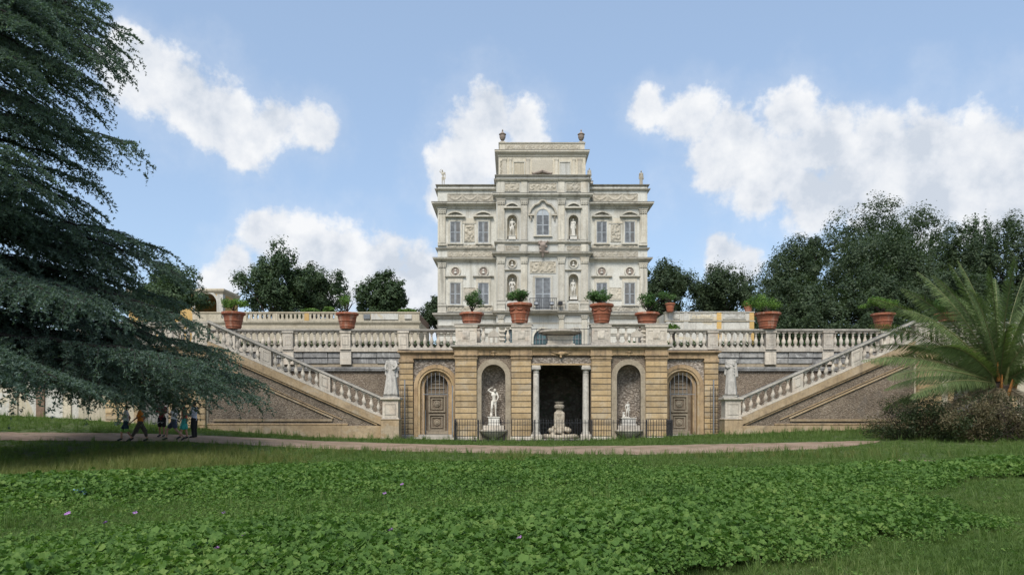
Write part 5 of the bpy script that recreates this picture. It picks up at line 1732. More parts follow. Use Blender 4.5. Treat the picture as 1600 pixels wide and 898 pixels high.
# ------------------------------------------------------------------ rear garden walls
rwl = thing('garden_wall', (AX - 18, 58, 5.4), 'cream parapet wall with small oval openings left of the villa', 'wall')
D = 58.0
xl, xr = X(300, D), X(655, D)
ztop, zmid = Z(487, D), Z(501, D)
MB().box(xl, xr, D, D + .5, 5.4, zmid - .001).box(xr - .5, xr, D + .5, D + 7, 5.4, zmid - .001).build('wall', 'cream', rwl)
holes = []
pxs = []
for a, b, n in ((343, 381, 5), (384, 427, 6), (434, 474, 6), (484, 524, 6)):
    for k in range(n):
        x = X(a + (b - a) * (k + .5) / n, D)
        zc = Z(494, D)
        holes.append([(x + .09 * math.cos(2 * PI * i / 10), zc + .22 * math.sin(2 * PI * i / 10)) for i in range(10)])
MB().plate([(xl, zmid), (xr, zmid), (xr, ztop - .12), (xl, ztop - .12)], holes, D + .08, .22).build('pierced_parapet', 'cream', rwl)
MB().box(xr - .3, xr, D + .31, D + 7, zmid, ztop - .12).build('side_parapet', 'brick', rwl)
MB().mbox(xl, xr, D + .06, D + .36, [(0, ztop - .12), (.05, ztop - .08), (.05, ztop)]).build('coping', 'cream', rwl)
MB().mbox(xl, xr, D - .03, D + .3, [(0, zmid - .3), (.06, zmid - .22), (.12, zmid - .12), (.12, zmid - .04), (.08, zmid)]).build('string_course', 'cream', rwl)
MB().mbox(xl, xr, D - .03, D + .3, [(0, zmid - .75), (.07, zmid - .68), (.07, zmid - .62), (0, zmid - .58)]).build('moulding', 'cream', rwl)
for px in (381.5, 430, 479, 529):
    MB().box(X(px, D) - .18, X(px, D) + .18, D + .02, D + .3, zmid + .001, ztop - .125).build('parapet_pier', 'yellow' if px == 479 else 'cream', rwl)
MB().box(X(568, D), X(578, D), D - .04, D + .1, Z(498, D), Z(491, D)).build('notice_plate', 'shutter', rwl)
MB().box(X(580, D), X(622, D), D + .0, D + .07, Z(499, D), Z(490, D)).build('sunk_panel', 'whitewall', rwl)
MB().box(X(632, D), X(643, D), D - .02, D + .07, Z(498, D), Z(491, D)).build('pale_panel', 'marble', rwl)
rwr = thing('garden_wall', (AX + 14, 58, 5.4), 'white and yellow peeling parapet wall with panels right of the villa', 'wall')
xl, xr = X(1040, D), X(1178, D)
MB().box(xl, xr, D, D + .5, 5.4, ztop - .08).box(xl, xl + .5, D + .5, D + 7, 5.4, ztop - .08).build('wall', 'whitewall', rwr)
MB().mbox(xl, xr, D - .02, D + .52, [(0, ztop - .08), (.06, ztop - .04), (.06, ztop + .02)]).build('coping', 'whitewall', rwr)
MB().mbox(xl, xr, D - .02, D + .3, [(0, Z(503, D)), (.06, Z(502, D)), (.06, Z(500.5, D)), (0, Z(500, D))]).build('string_course', 'cream', rwr)
for a, b, mt in ((1053, 1061, 'brick'), (1079, 1112, 'relief'), (1130, 1164, 'relief')):
    relief(rwr, X(a, D), X(b, D), Z(497.5, D), Z(490, D), D - .01, 'crowd', a, mat='whitewall', amp=.05)
for a in (1041, 1068, 1120, 1171):
    MB().box(X(a, D), X(a + 7, D), D - .05, D + .05, 5.5, ztop - .085).build('pilaster_strip', 'yellow' if a in (1120, 1171) else 'whitewall', rwr)

# yellow pavilion beyond the cedar
D = 72.0
pv = thing('yellow_pavilion', (-33, D, 5.4), 'small yellow pavilion with arched opening beyond the cedar', 'building')
xl, xr = -38.5, X(348, D)
zt3 = Z(451, D)
MB().plate([(xl, 5.4), (xr, 5.4), (xr, zt3 - .3), (xl, zt3 - .3)], [arch_loop(X(322, D), 5.6, Z(474, D), X(339, D) - X(322, D))], D, .5).build('front_wall', 'yellow', pv)
MB().box(xr - .4, xr - .002, D + .5, D + 4, 5.4, zt3 - .3).box(xl, xl + .4, D + .5, D + 4, 5.4, zt3 - .3).box(xl + .4, xr - .4, D + 3.6, D + 4, 5.4, zt3 - .3).build('side_wall', 'yellow', pv)
MB().mbox(xl, xr, D, D + 4, [(0, zt3 - .55), (.05, zt3 - .45), (.18, zt3 - .25), (.2, zt3 - .1), (.15, zt3)]).build('cornice', 'cream', pv)
MB().arch_band(X(322, D), 5.6, Z(474, D), 1.09, 1.32, D - .08, D + .02).build('arch_surround', 'whitewall', pv)
MB().box(xr - .55, xr + .04, D - .06, D + .55, 5.4, zt3 - .56).build('corner_pier', 'whitewall', pv)

# low box hedges of the upper garden
hg = np.random.default_rng(5)
for s, lab in ((-1, 'low clipped box hedge behind the left rear balustrade'), (1, 'low clipped box hedge behind the right rear balustrade')):
    a, b = sorted((AX + s * 4.5, AX + s * 29))
    h = thing('box_hedge', ((a + b) / 2, 45.2, 5.4), lab, 'hedge', 'box hedges of the upper garden')
    n = 9000
    P = np.stack([hg.uniform(a, b, n), hg.uniform(44.8, 45.6, n), 5.4 + .72 * hg.random(n) ** .6], -1) - np.array(h.location)
    link_mesh('foliage', quads_mesh('foliage', P, hg.normal(size=(n, 3)) + np.array([0, -.3, .6]), hg.uniform(.07, .15, n), hg), 'hedge', h)
    MB().box(a + .05, b - .05, 45.0, 45.4, 5.38, 5.9).build('stems', 'bark', h)


# ------------------------------------------------------------------ broadleaf trees
def tree(lab, px0, px1, ytop, ybot, D, mat, seed, n=16000, leaf=.25, zg=5.4, group='trees behind the terrace', lobes=64, dense=.62, shape=1.0, depth=.9, name='broadleaf_tree'):
    n = int(n * 1.75)
    leaf *= .86
    rg = np.random.default_rng(seed)
    xc = X((px0 + px1) / 2, D)
    rx = (px1 - px0) / 2 * D / F
    zt, zb = Z(ytop, D), Z(ybot, D)
    rz = (zt - zb) / 2
    zc = (zt + zb) / 2
    o = thing(name, (xc, D, zg), lab, 'tree', group)
    # lobes fill the crown; the outline stays uneven
    L = rg.normal(size=(lobes, 3))
    L /= np.linalg.norm(L, axis=1, keepdims=True)
    L *= rg.uniform(.30, .82, (lobes, 1))
    L[:, 2] = L[:, 2] * shape
    w = np.sqrt(np.clip(1 - (np.clip(L[:, 2], -1, 1)) ** 2, .2, 1))
    L[:, :2] *= np.clip(1.25 - .35 * np.clip(L[:, 2:3], 0, 1), 1, 1.25)
    lr = rg.uniform(.20, .42, lobes)
    idx = rg.integers(0, lobes, n)
    d = rg.normal(size=(n, 3))
    d /= np.linalg.norm(d, axis=1, keepdims=True)
    # leafy sprays: cluster directions on each lobe so light and gaps break up the surface
    ns = 26
    sp = rg.normal(size=(lobes, ns, 3))
    sp /= np.linalg.norm(sp, axis=2, keepdims=True)
    dd = sp[idx, rg.integers(0, ns, n)] * .84 + d * .27
    rr = lr[idx][:, None] * (dense + (.97 - dense) * rg.random((n, 1)) ** .8)
    P = L[idx] + dd * rr
    P = P * np.array([rx, rx * depth, rz]) + np.array([0, 0, zc - zg])
    N_ = dd + rg.normal(0, .34, (n, 3)) + np.array([0, 0, .45])
    link_mesh('crown', quads_mesh('crown', P, N_, rg.uniform(.6, 1.4, n) * leaf, rg, .62, -.05), mat, o)
    m = MB()
    h = zc - zg
    tr = max(.18, rx * .07)
    m.tube([(0, 0, -.2), (tr * .3, 0, h * .35), (0, tr * .3, h * .7), (0, 0, h)], [tr * 1.35, tr, tr * .8, tr * .5], 9)
    for k in range(min(lobes, 14)):
        e = L[k] * np.array([rx, rx * depth, rz]) * .9 + np.array([0, 0, h])
        z0 = h * (.45 + .04 * (k % 8))
        m.tube([(0, 0, z0), (e[0] * .5, e[1] * .5, z0 + (e[2] - z0) * .6), tuple(e)], [tr * .45, tr * .25, tr * .08], 5)
    m.build('trunk', 'bark', o, local=True)
    return o


tree('tall spreading tree just right of the yellow pavilion', 372, 492, 374, 508, 84, 'broad', 1, 17000, .30, dense=.35)
tree('rounded tree leaning against the tall tree left of the villa', 432, 545, 404, 512, 88, 'broad', 2, 15000, .30)
tree('compact leafy tree standing alone left of the villa', 556, 641, 421, 512, 80, 'broad', 3, 13000, .28, dense=.35)
tree('dark tree peeking over the cedar edge', 205, 318, 409, 520, 66, 'broad', 4, 12000, .30)
tree('dark tree sliver touching the left side of the villa', 652, 722, 462, 520, 92, 'oak', 5, 7000, .3)
tree('round dark tree touching the right side of the villa', 985, 1087, 399, 515, 90, 'oak', 6, 14000, .30)
tree('low dark tree right of the villa gap', 1075, 1190, 404, 522, 92, 'oak', 7, 16000, .30)
tree('broad holm oak with flat top beyond the pale wall', 1158, 1318, 364, 525, 95, 'oak', 8, 20000, .30)
tree('small dome crown rising behind the holm oaks', 1252, 1294, 366, 430, 108, 'oak', 9, 5000, .32)
tree('tallest holm oak crown of the right wood', 1286, 1470, 301, 470, 100, 'oak', 10, 22000, .32)
tree('wide holm oak before the tallest crown', 1295, 1478, 346, 525, 84, 'oak', 11, 24000, .28)
tree('narrow holm oak between the wide oak and the feathery tree', 1440, 1535, 340, 525, 88, 'oak', 12, 16000, .29)
tree('feathery open tree rising above the palm', 1503, 1556, 318, 470, 94, 'broad', 13, 4600, .30, dense=.2)
tree('dark oak at the right edge of the picture', 1525, 1660, 327, 530, 82, 'oak', 14, 20000, .28, dense=.4)
tree('dark oak low behind the right stair', 1400, 1560, 415, 540, 76, 'oak', 15, 15000, .28)
tree('dark oak low behind the pots on the right balustrade', 1180, 1330, 425, 540, 78, 'oak', 16, 15000, .28)
tree('dark oak low behind the citrus pot by the stair top', 1295, 1430, 420, 540, 77, 'oak', 17, 14000, .28)
tree('pale shrub behind the cream parapet beside the feathery potted shrub', 504, 526, 478, 492, 62, 'citrus', 19, 900, .16, group='shrubs of the upper garden', name='garden_shrub')
tree('pale shrub behind the cream parapet near its right end', 622, 650, 480, 492, 62, 'citrus', 20, 900, .16, group='shrubs of the upper garden', name='garden_shrub')
tree('bright low shrub below the tall tree', 474, 500, 480, 490, 62, 'citrus', 21, 900, .16, group='shrubs of the upper garden', name='garden_shrub')
tree('small shrub sprouting at the foot of the pale rear wall', 1041, 1062, 503, 522, 50, 'citrus', 22, 700, .13, group='shrubs of the upper garden', name='garden_shrub')
# tall evergreen hedge closing the view under the oaks
hg2 = np.random.default_rng(8)
eh = thing('evergreen_hedge', (X(1390, 72), 72, 5.4), 'tall dark evergreen hedge under the oaks behind the right balustrade', 'hedge')
n = 42000
hx = hg2.uniform(X(1075, 72), X(1760, 72), n)
ht = 5.6 + .5 * np.sin(hx * .9) + .4 * np.sin(hx * 2.3 + 1)
P = np.stack([hx, hg2.uniform(71.2, 72.8, n), 5.4 + ht * hg2.random(n) ** .8], -1) - np.array(eh.location)
link_mesh('foliage', quads_mesh('foliage', P, hg2.normal(size=(n, 3)) + np.array([0, -.4, .3]), hg2.uniform(.18, .4, n), hg2, .6), 'oak', eh)
MB().box(X(1078, 72), X(1757, 72), 71.9, 72.1, 5.38, 9.4).build('stems', 'bark', eh)

# ------------------------------------------------------------------ blue cedar
crg = np.random.default_rng(21)
CX, CY = -20.2, 24.0
ced = thing('cedar_tree', (CX, CY, float(gz(CX, CY)) - .1), 'huge blue cedar with drooping tiers of branches at the left edge', 'tree')
REACH_Z = [1.6, 2.2, 2.7, 3.6, 4.4, 5.6, 7.2, 9.0, 11.2, 13.2, 15.6, 18, 21, 24]
REACH_R = [10.2, 11.4, 12.2, 11.4, 10.4, 9.2, 8.2, 7.4, 7.2, 7.1, 6.5, 4.8, 2.4, .3]
trunk = MB()
trunk.tube([(CX, CY, -.3), (CX, CY, 1.0), (CX + .1, CY, 6), (CX, CY + .1, 12), (CX + .1, CY, 18), (CX, CY, 24)], [.95, .75, .62, .45, .26, .05], 14)
trunk.build('trunk', 'bark_cedar', ced)
tw0, tw1 = [], []            # twig segments carrying needles
limb = MB()


def bez(p, t):
    a = (1 - t)[:, None]
    t = t[:, None]
    return p[0] * a ** 3 + 3 * p[1] * a * a * t + 3 * p[2] * a * t * t + p[3] * t ** 3


branches = []
zt = 2.25
i = 0
while zt < 22.5:
    near = zt < 9
    nk = 6
    for k in range(nk):
        az = crg.uniform(-85, 85) if k < nk - 1 else crg.uniform(85, 275)
        branches.append((zt + crg.uniform(-.2, .2), az, 1.0 if abs(az) < 85 else .45))
    zt += .50 if zt < 6 else .56 if zt < 12 else .6
for k in range(14):
    branches.append((2.26 + .07 * k, crg.uniform(-55, 45), 1.0))
for (zt, az, dn) in branches:
    a = R(az)
    reach = np.interp(zt, REACH_Z, REACH_R) * crg.uniform(.60, 1.0) * (1 if abs(az) < 100 else .8)
    dirx, diry = math.cos(a), math.sin(a)
    drop = np.interp(zt, [2, 6, 12, 20], [.08, .13, .20, .16]) * reach * crg.uniform(.5, 1.5)
    z0 = zt + drop
    if z0 < 3.1:
        z0 = 3.1 + crg.uniform(0, .5)
    p = [np.array((CX, CY, z0)), np.array((CX + dirx * reach * .35, CY + diry * reach * .35, z0 + .25 + .03 * reach)),
         np.array((CX + dirx * reach * .72, CY + diry * reach * .72, z0 - drop * .30)), np.array((CX + dirx * reach, CY + diry * reach, zt))]
    tt = np.linspace(0, 1, 14)
    C = bez(p, tt)
    C[2:-1] += crg.normal(0, .05, (11, 3))
    r0 = .045 + reach * .009
    limb.tube([tuple(c) for c in C], list(np.linspace(r0, .012, 14)), 6)
    ns = int(reach * 3.9 * dn)
    for q in range(ns):
        t = .16 + .84 * (q + crg.random()) / ns
        c = bez(p, np.array([t]))[0]
        c2 = bez(p, np.array([min(1, t + .02)]))[0]
        fw = c2 - c
        fw /= np.linalg.norm(fw) + 1e-6
        side = 1 if q % 2 else -1
        lat = np.array((-diry, dirx, 0)) * side
        L = (0.35 + 1.75 * math.sin(PI * min(1, (1 - t) * .75 + .16)) ** 1.0) * crg.uniform(.65, 1.15) * min(1, reach / 7)
        v = lat * crg.uniform(.55, .9) + fw * crg.uniform(.5, .85) + np.array((0, 0, crg.uniform(-.12, .16)))
        v /= np.linalg.norm(v)
        m_ = 5
        prev = c
        for w in range(1, m_ + 1):
            s_ = w / m_
            cur = c + v * L * s_ + np.array((0, 0, -.38 * L * s_ * s_))
            tw0.append(prev)
            tw1.append(cur)
            # twiglets to both sides
            for sd2 in (-1, 1):
                for rep in range(2):
                    tv = v * .7 + np.cross(v, (0, 0, 1)) * sd2 * crg.uniform(.5, .9) + np.array((0, 0, crg.uniform(-.30, .20)))
                    tv /= np.linalg.norm(tv)
                    l2 = (.16 + .24 * (1 - s_)) * crg.uniform(.6, 1.3)
                    st_ = prev + (cur - prev) * crg.random()
                    tw0.append(st_)
                    tw1.append(st_ + tv * l2 + np.array((0, 0, -.04)))
            if crg.random() < .34:     # pendulous shoot
                tw0.append(cur)
                tw1.append(cur + np.array((crg.normal(0, .08), crg.normal(0, .08), -crg.uniform(.15, .42))))
            prev = cur
        if q % 2 == 0:
            limb.tube([tuple(c), tuple(c + v * L * .5 + np.array((0, 0, -.05 * L))), tuple(prev)], [.018, .012, .004], 4)
limb.build('limbs', 'bark_cedar', ced)
tw0, tw1 = np.array(tw0), np.array(tw1)
ln = np.linalg.norm(tw1 - tw0, axis=1)
cnt = np.maximum(1, (ln / .085 + crg.random(len(ln))).astype(int))
ti = np.repeat(np.arange(len(ln)), cnt)
print('cedar twigs', len(ln), 'tufts', len(ti))
tpos = tw0[ti] + (tw1 - tw0)[ti] * crg.random((len(ti), 1))
tdir = (tw1 - tw0)[ti] / (ln[ti][:, None] + 1e-6)
NB = 3
base = np.repeat(tpos, NB, 0)
dr = np.repeat(tdir, NB, 0) * .55 + crg.normal(0, .55, (len(base), 3)) + np.array([0, 0, .22])
dr /= np.linalg.norm(dr, axis=1, keepdims=True)
sw = np.cross(dr, crg.normal(size=(len(base), 3)))
sw /= np.linalg.norm(sw, axis=1, keepdims=True)
lb = crg.uniform(.06, .115, (len(base), 1))
V = np.empty((len(base), 3, 3))
V[:, 0] = base - sw * .021
V[:, 1] = base + sw * .021
V[:, 2] = base + dr * lb
V -= np.array(ced.location)
link_mesh('needles', raw_mesh('needles', V.reshape(-1, 3), len(base), 3), 'cedar', ced)

# ------------------------------------------------------------------ palm and bush
prg = np.random.default_rng(33)
PD = 34.0
PX, PZ = X(1562, PD), Z(600, PD)
palm = thing('palm_tree', (PX, PD, float(gz(PX, PD))), 'short feathery date palm with arching fronds at the right edge', 'palm')


def frond(parent, az, el, L, curl, seed, mat='palm', ln=.70):
    rg = np.random.default_rng(seed)
    n = 84
    d = np.array((math.cos(az), math.sin(az), 0))
    pts = [np.zeros(3)]
    e = el
    for k in range(n):
        t = k / n
        e2 = el - curl * t ** 1.6
        pts.append(pts[-1] + (d * math.cos(e2) + np.array((0, 0, math.sin(e2)))) * L / n)
    pts = np.array(pts)
    side0 = np.array((-d[1], d[0], 0))
    roll = rg.choice([-1, 1]) * rg.uniform(.45, 1.25)
    V = []
    for k in range(5, n + 1):
        t = k / n
        f = pts[k] - pts[k - 1]
        f /= np.linalg.norm(f)
        up0 = np.cross(side0, f)
        side = side0 * math.cos(roll) + up0 * math.sin(roll)
        upv = np.cross(side, f)
        l = ln * (math.sin(PI * min(1, t * .86 + .12)) ** .7) * rg.uniform(.85, 1.12)
        for s in (-1, 1):
            for rep in range(3):
                v = f * rg.uniform(.55, .8) + side * s * rg.uniform(.65, .95) + upv * rg.uniform(.05, .45)
                v /= np.linalg.norm(v)
                tip = pts[k] + v * l + np.array((0, 0, -.22 * l))
                w = f * .024
                V.append([pts[k] - w, pts[k] + w, tip])
    V = np.array(V)
    o = link_mesh('frond', raw_mesh('frond', V.reshape(-1, 3), len(V), 3), mat, parent, (0, 0, PZ - parent.location.z))
    m = MB()
    m.tube([tuple(p) for p in pts[::6]], list(np.linspace(.045, .008, len(pts[::6]))), 5)
    m.build('rachis', 'palm_stem' if mat == 'palm' else 'palm_dry', o, local=True)
    return o


LEFT = [  # azimuth (180 = left), elevation, length, curl
    (176, 66, 6.6, .50), (170, 50, 7.2, .62), (186, 36, 7.2, .62), (181, 23, 6.8, .62), (196, 15, 6.6, .62), (172, 28, 6.0, .8), (205, 6, 6.4, .58), (188, 0, 6.2, .5),
    (140, 74, 6.2, .5), (250, 78, 6.2, .6), (95, 70, 6.0, .7), (60, 76, 6.0, .5), (20, 68, 6.4, .55), (-10, 52, 6.2, .8), (340, 38, 6.0, .9), (300, 62, 5.8, 1.0),
    (270, 52, 5.4, 1.1), (240, 46, 5.8, 1.0), (222, 58, 6.2, .8), (110, 45, 5.6, 1.0), (150, 40, 6.0, .9), (212, 30, 6.2, .75), (0, 28, 6.0, .9), (320, 20, 5.6, .8), (280, 26, 5.0, .9), (45, 30, 5.6, 1.0),
    (80, 30, 5.4, 1.0), (130, 16, 5.4, .8), (180, 80, 6.2, .4), (10, 82, 6.2, .4), (200, 70, 6.4, .5), (160, 62, 6.4, .6), (195, 46, 6.6, .7), (230, 68, 6.2, .6), (350, 74, 6.2, .5), (265, 66, 6.0, .8)]
for k, (az, el, L, cu) in enumerate(LEFT):
    frond(palm, R(az), R(el), L, cu, 100 + k)
for k, (az, el, L, cu) in enumerate([(196, -14, 5.0, .45), (212, -22, 4.4, .5), (240, -20, 3.4, .9), (255, -28, 3.0, .9), (222, -30, 3.2, .7), (290, -25, 3.0, .8), (178, -20, 4.2, .5)]):
    frond(palm, R(az), R(el), L, cu, 150 + k, 'palm_dry', .42)
pt = MB().lathe([(.55, 0), (.50, .6), (.46, PZ - palm.location.z - .5), (.55, PZ - palm.location.z - .1), (.3, PZ - palm.location.z + .25), (.05, PZ - palm.location.z + .5)], n=14)
tr = pt.build('trunk', 'bark', palm, local=True)
for k in range(22):
    a = k * 2.4
    zb2 = PZ - palm.location.z - .75 + .045 * k
    MB().tube([(.42 * math.cos(a), .42 * math.sin(a), zb2), (.60 * math.cos(a), .60 * math.sin(a), zb2 + .35), (.78 * math.cos(a), .78 * math.sin(a), zb2 + .85)], [.10, .07, .03], 5).build('leaf_base', 'palm_orange' if k % 3 else 'palm_stem', tr, local=True)

BD = 32.5


def bush(lab, px0, px1, ytop, ybot, D, mats, seed, n, dep=1.6, name='bush'):
    rg = np.random.default_rng(seed)
    xa, xb = X(px0, D), X(px1, D)
    zg = float(gz((xa + xb) / 2, D))
    zt = Z(ytop, D)
    o = thing(name, ((xa + xb) / 2, D, zg), lab, 'bush', 'bushes round the palm')
    w, h = (xb - xa) / 2, zt - zg
    m = MB()
    for k in range(26):
        a = rg.uniform(0, 2 * PI)
        m.tube([(rg.uniform(-.5, .5) * w, rg.uniform(-.4, .4) * dep, -.1), (rg.uniform(-.8, .8) * w, dep * .6 * math.sin(a), h * .5), (rg.uniform(-.95, .95) * w, dep * .8 * math.sin(a), h * rg.uniform(.6, 1.0))], [.03, .02, .006], 4)
    m.build('stems', 'bark', o, local=True)
    for q, (mt, fr) in enumerate(mats):
        k = int(n * fr)
        nl = 60
        L = np.stack([rg.uniform(-.9, .9, nl) * w, rg.uniform(-.85, .85, nl) * dep, rg.uniform(.12, .86, nl) * h], -1)
        L[:, 2] *= np.clip(1.02 - .62 * np.abs(L[:, 0] / w) ** 2.2 + .12 * np.sin(L[:, 0] * 2.1 + seed), .2, 1.15)
        idx = rg.integers(0, nl, k)
        d = rg.normal(size=(k, 3))
        d /= np.linalg.norm(d, axis=1, keepdims=True)
        P = L[idx] + d * rg.random((k, 1)) ** .5 * np.array([.55, .5, .36])
        P[:, 2] = np.abs(P[:, 2])
        link_mesh('foliage', quads_mesh('foliage', P, d + rg.normal(0, .8, (k, 3)), rg.uniform(.05, .15, k), rg, .35), mt, o)
    return o


bush('dense dark brown thicket under the drooping palm fronds', 1362, 1492, 618, 692, 33.0, (('bushg', .7), ('dry', .3)), 1, 16000)
bush('brownish dry clipped bush at the right edge below the palm', 1452, 1660, 612, 694, 31.6, (('dry', .62), ('bushg', .38)), 2, 24000)


# ------------------------------------------------------------------ people on the path
def cloth(name, c, r=.85):
    return plain_mat(name, c, r, var=.18, scale=14, bump=.2)


M['skin'] = plain_mat('skin', (0.42, 0.22, 0.145), .6, var=.12)
M['skin_pale'] = plain_mat('fair_skin', (0.42, 0.25, 0.18), .6, var=.12)
M['hair'] = plain_mat('dark_hair', (0.02, 0.014, 0.01), .6)
M['shoe'] = plain_mat('dark_shoe', (0.03, 0.03, 0.033), .6)
for k_, c_ in dict(white=(.78, .78, .8), orange=(.75, .24, .03), maroon=(.2, .02, .03), red=(.48, .03, .035), navy=(.015, .045, .075), lime=(.25, .5, .12),
                   greybrown=(.075, .062, .052), blackc=(.01, .01, .011), denim=(.06, .075, .13), teal=(.05, .40, .36), pale=(.5, .53, .6)).items():
    M['c_' + k_] = cloth('cloth_' + k_, c_)


def lerp(a, b, t):
    return tuple(Vector(a).lerp(Vector(b), t))


def person(lab, px, feet_y, height, J, face, shirt, bottom, leg_len, skin='skin', sleeve=.55, hem=None, logo=False, extra=None):
    x, y = ground_hit(px, feet_y)
    z = float(gz(x, y)) + .03
    o = thing('person', (x, y, z), lab, 'person', 'people walking on the path', R(face))
    H = height
    lowest = min(J['tol'][2], J['tor'][2]) - .02
    caps, ells = body_parts(J)
    c, e = scaled(caps, ells, H)
    me = fuse(c, e, .017 * H / 1.7, 'body', 2)
    # fingers: four and a thumb on each hand
    fm = MB()
    for s in 'lr':
        w, h_ = Vector(J['wr' + s]) * H, Vector(J['ha' + s]) * H
        d = (h_ - w).normalized()
        sd = d.cross(Vector((1, 0, 0))).normalized()
        for k in range(4):
            b = h_ + sd * (k - 1.5) * .017
            l = (.06, .07, .065, .05)[k]
            fm.tube([b, b + d * l * .6, b + d * l + Vector((0, -.01, 0))], [.0085, .008, .006], 5)
        b = h_ - d * .03 + sd * -.03
        fm.tube([b, b - sd * .03 + d * .02, b - sd * .035 + d * .05], [.01, .009, .007], 5)
    bm = bmesh.new()
    bm.from_mesh(me)
    tmp = bpy.data.meshes.new('t')
    tmp.from_pydata(fm.v, [], fm.f)
    bm.from_mesh(tmp)
    bm.to_mesh(me)
    bm.free()
    me.polygons.foreach_set('use_smooth', [True] * len(me.polygons))
    dz = -lowest * H
    link_mesh('body', me, skin, o, (0, 0, dz))

    def dress(nm, caps, ells, mat):
        c, e = scaled(caps, ells, H)
        return link_mesh(nm, fuse(c, e, .018 * H / 1.7, nm, 2), mat, o, (0, 0, dz))

    sh = [(J['pelvis'], .082, J['waist'], .078), (J['waist'], .078, J['chest'], .082), (J['chest'], .07, lerp(J['chest'], J['neck'], .75), .048), (J['shl'], .046, J['shr'], .046)]
    for s in 'lr':
        if sleeve > 0:
            sh.append((J['sh' + s], .046, lerp(J['sh' + s], J['el' + s], min(1, sleeve)), .042))
        if sleeve > 1:
            sh.append((J['el' + s], .040, lerp(J['el' + s], J['wr' + s], sleeve - 1), .032))
    dress('shirt', sh, [(J['chest'], (.108, .077, .09)), (lerp(J['pelvis'], J['waist'], .3), (.098, .08, .06))], 'c_' + shirt)
    bt = [(J['pelvis'], .07, J['pelvis'], .07)]
    for s in 'lr':
        bt.append((J['hi' + s], .074, lerp(J['hi' + s], J['kn' + s], min(1, leg_len)), .066))
        if leg_len > 1:
            bt.append((J['kn' + s], .052, lerp(J['kn' + s], J['an' + s], leg_len - 1), .045))
    so_ = dress('trousers' if leg_len > 1 else 'shorts', bt[1:], [(J['pelvis'], (.098, .078, .07))], 'c_' + bottom)
    if hem:
        hc = []
        for s in 'lr':
            a = lerp(J['hi' + s], J['kn' + s], min(1, leg_len) - .0)
            b = lerp(J['hi' + s], J['kn' + s], min(1, leg_len) + .06)
            hc.append((a, .068, b, .066))
        c, e = scaled(hc, [], H)
        link_mesh('hem', fuse(c, e, .018 * H / 1.7, 'hem', 2), 'c_' + hem, so_)
    ft = []
    for s in 'lr':
        ft.append((lerp(J['an' + s], J['to' + s], .0), .031, J['to' + s], .026))
    dress('shoes', ft, [], 'shoe')
    h = Vector(J['head'])
    dress('hair', [], [(h + Vector((0, .014, .02)), (.053, .055, .055))], 'hair')
    if logo:
        # white curved tick on the shorts
        k = Vector(lerp(J['hil'], J['knl'], .5)) * H + Vector((0, 0, dz))
        for q in (-1, 1):
            m = MB()
            pts = [(-.10, .045), (-.075, .0), (-.04, -.012), (.10, .05), (-.03, .012), (-.055, .02), (-.07, .035)]
            cx = (J['hil'][0] if q < 0 else J['hir'][0]) * H
            sc_ = 1.0 if q < 0 else .7
            m.plate([(cx + a * sc_, k.z + b * sc_) for a, b in pts], [], k.y - .118 * H / 1.0 * .62 - .02, .02)
            m.build('swoosh_mark', 'c_white', so_, local=True, loc=(0, 0, 0))
    if extra:
        extra(o, H, dz)
    return o


def stride(f, ph=1):
    """walking pose, local -y is forward; f = length of the step"""
    return dict(knl=(-.058, -.09 * f * ph - .02, .285), anl=(-.058, -.115 * f * ph, .06), tol=(-.062, -.115 * f * ph - .085, .025),
                knr=(.058, .05 * f * ph - .03, .285), anr=(.058, .16 * f * ph, .075), tor=(.062, .16 * f * ph - .075, .022),
                ell=(-.125, .07 * f, .645), wrl=(-.13, .03 * f, .50), hal=(-.13, .02 * f, .445), elr=(.125, -.05 * f, .65), wrr=(.125, -.14 * f, .53), har=(.12, -.17 * f, .485))


def shoulder_bag(o, H, dz):
    me = fuse([((-.02, .02, .80 * H), .05, (.10, -.02, .82 * H), .065)], [((.10, -.02, .80 * H), (.10, .07, .06))], .018, 'towel')
    link_mesh('towel', me, 'c_white', o, (0, 0, dz))


person('person in white sleeveless shirt and dark blue shorts with lime hems, leading the group', 197, 689.5, 1.55, pose(**stride(1.1)), -70, 'white', 'navy', .82, sleeve=.25, hem='lime', extra=shoulder_bag)
person('person in orange t-shirt and grey-brown trousers striding behind the leader', 219, 690, 1.58, pose(**stride(1.5, -1)), -65, 'orange', 'greybrown', 1.55, sleeve=.7)
person('person in dark maroon shirt and black shorts with a white tick, arms folded', 253, 683, 1.66,
       pose(ell=(-.13, -.05, .66), wrl=(-.01, -.12, .68), hal=(.04, -.12, .68), elr=(.13, -.05, .66), wrr=(.01, -.13, .70), har=(-.04, -.13, .70)), 0, 'maroon', 'blackc', .8, sleeve=.8, logo=True)
person('person in white t-shirt and denim shorts in mid-stride', 272, 688.5, 1.72, pose(**{**stride(1.7), 'elr': (.13, -.06, .66), 'wrr': (.10, -.15, .74), 'har': (.08, -.17, .78)}), -75, 'white', 'denim', .62, skin='skin_pale', sleeve=.6)
person('person in dark red shirt and teal shorts walking behind the mid-stride walker', 288, 687, 1.74, pose(**stride(.7, -1)), -60, 'red', 'teal', .85, sleeve=.8)
person('person in pale long shirt and black trousers at the back of the group', 303.5, 684.5, 1.70, pose(ell=(-.13, -.03, .65), wrl=(-.08, -.12, .60), hal=(-.05, -.14, .6), elr=(.13, -.02, .65), wrr=(.09, -.12, .60), har=(.06, -.14, .6)), -95, 'pale', 'blackc', 1.95, sleeve=1.8)


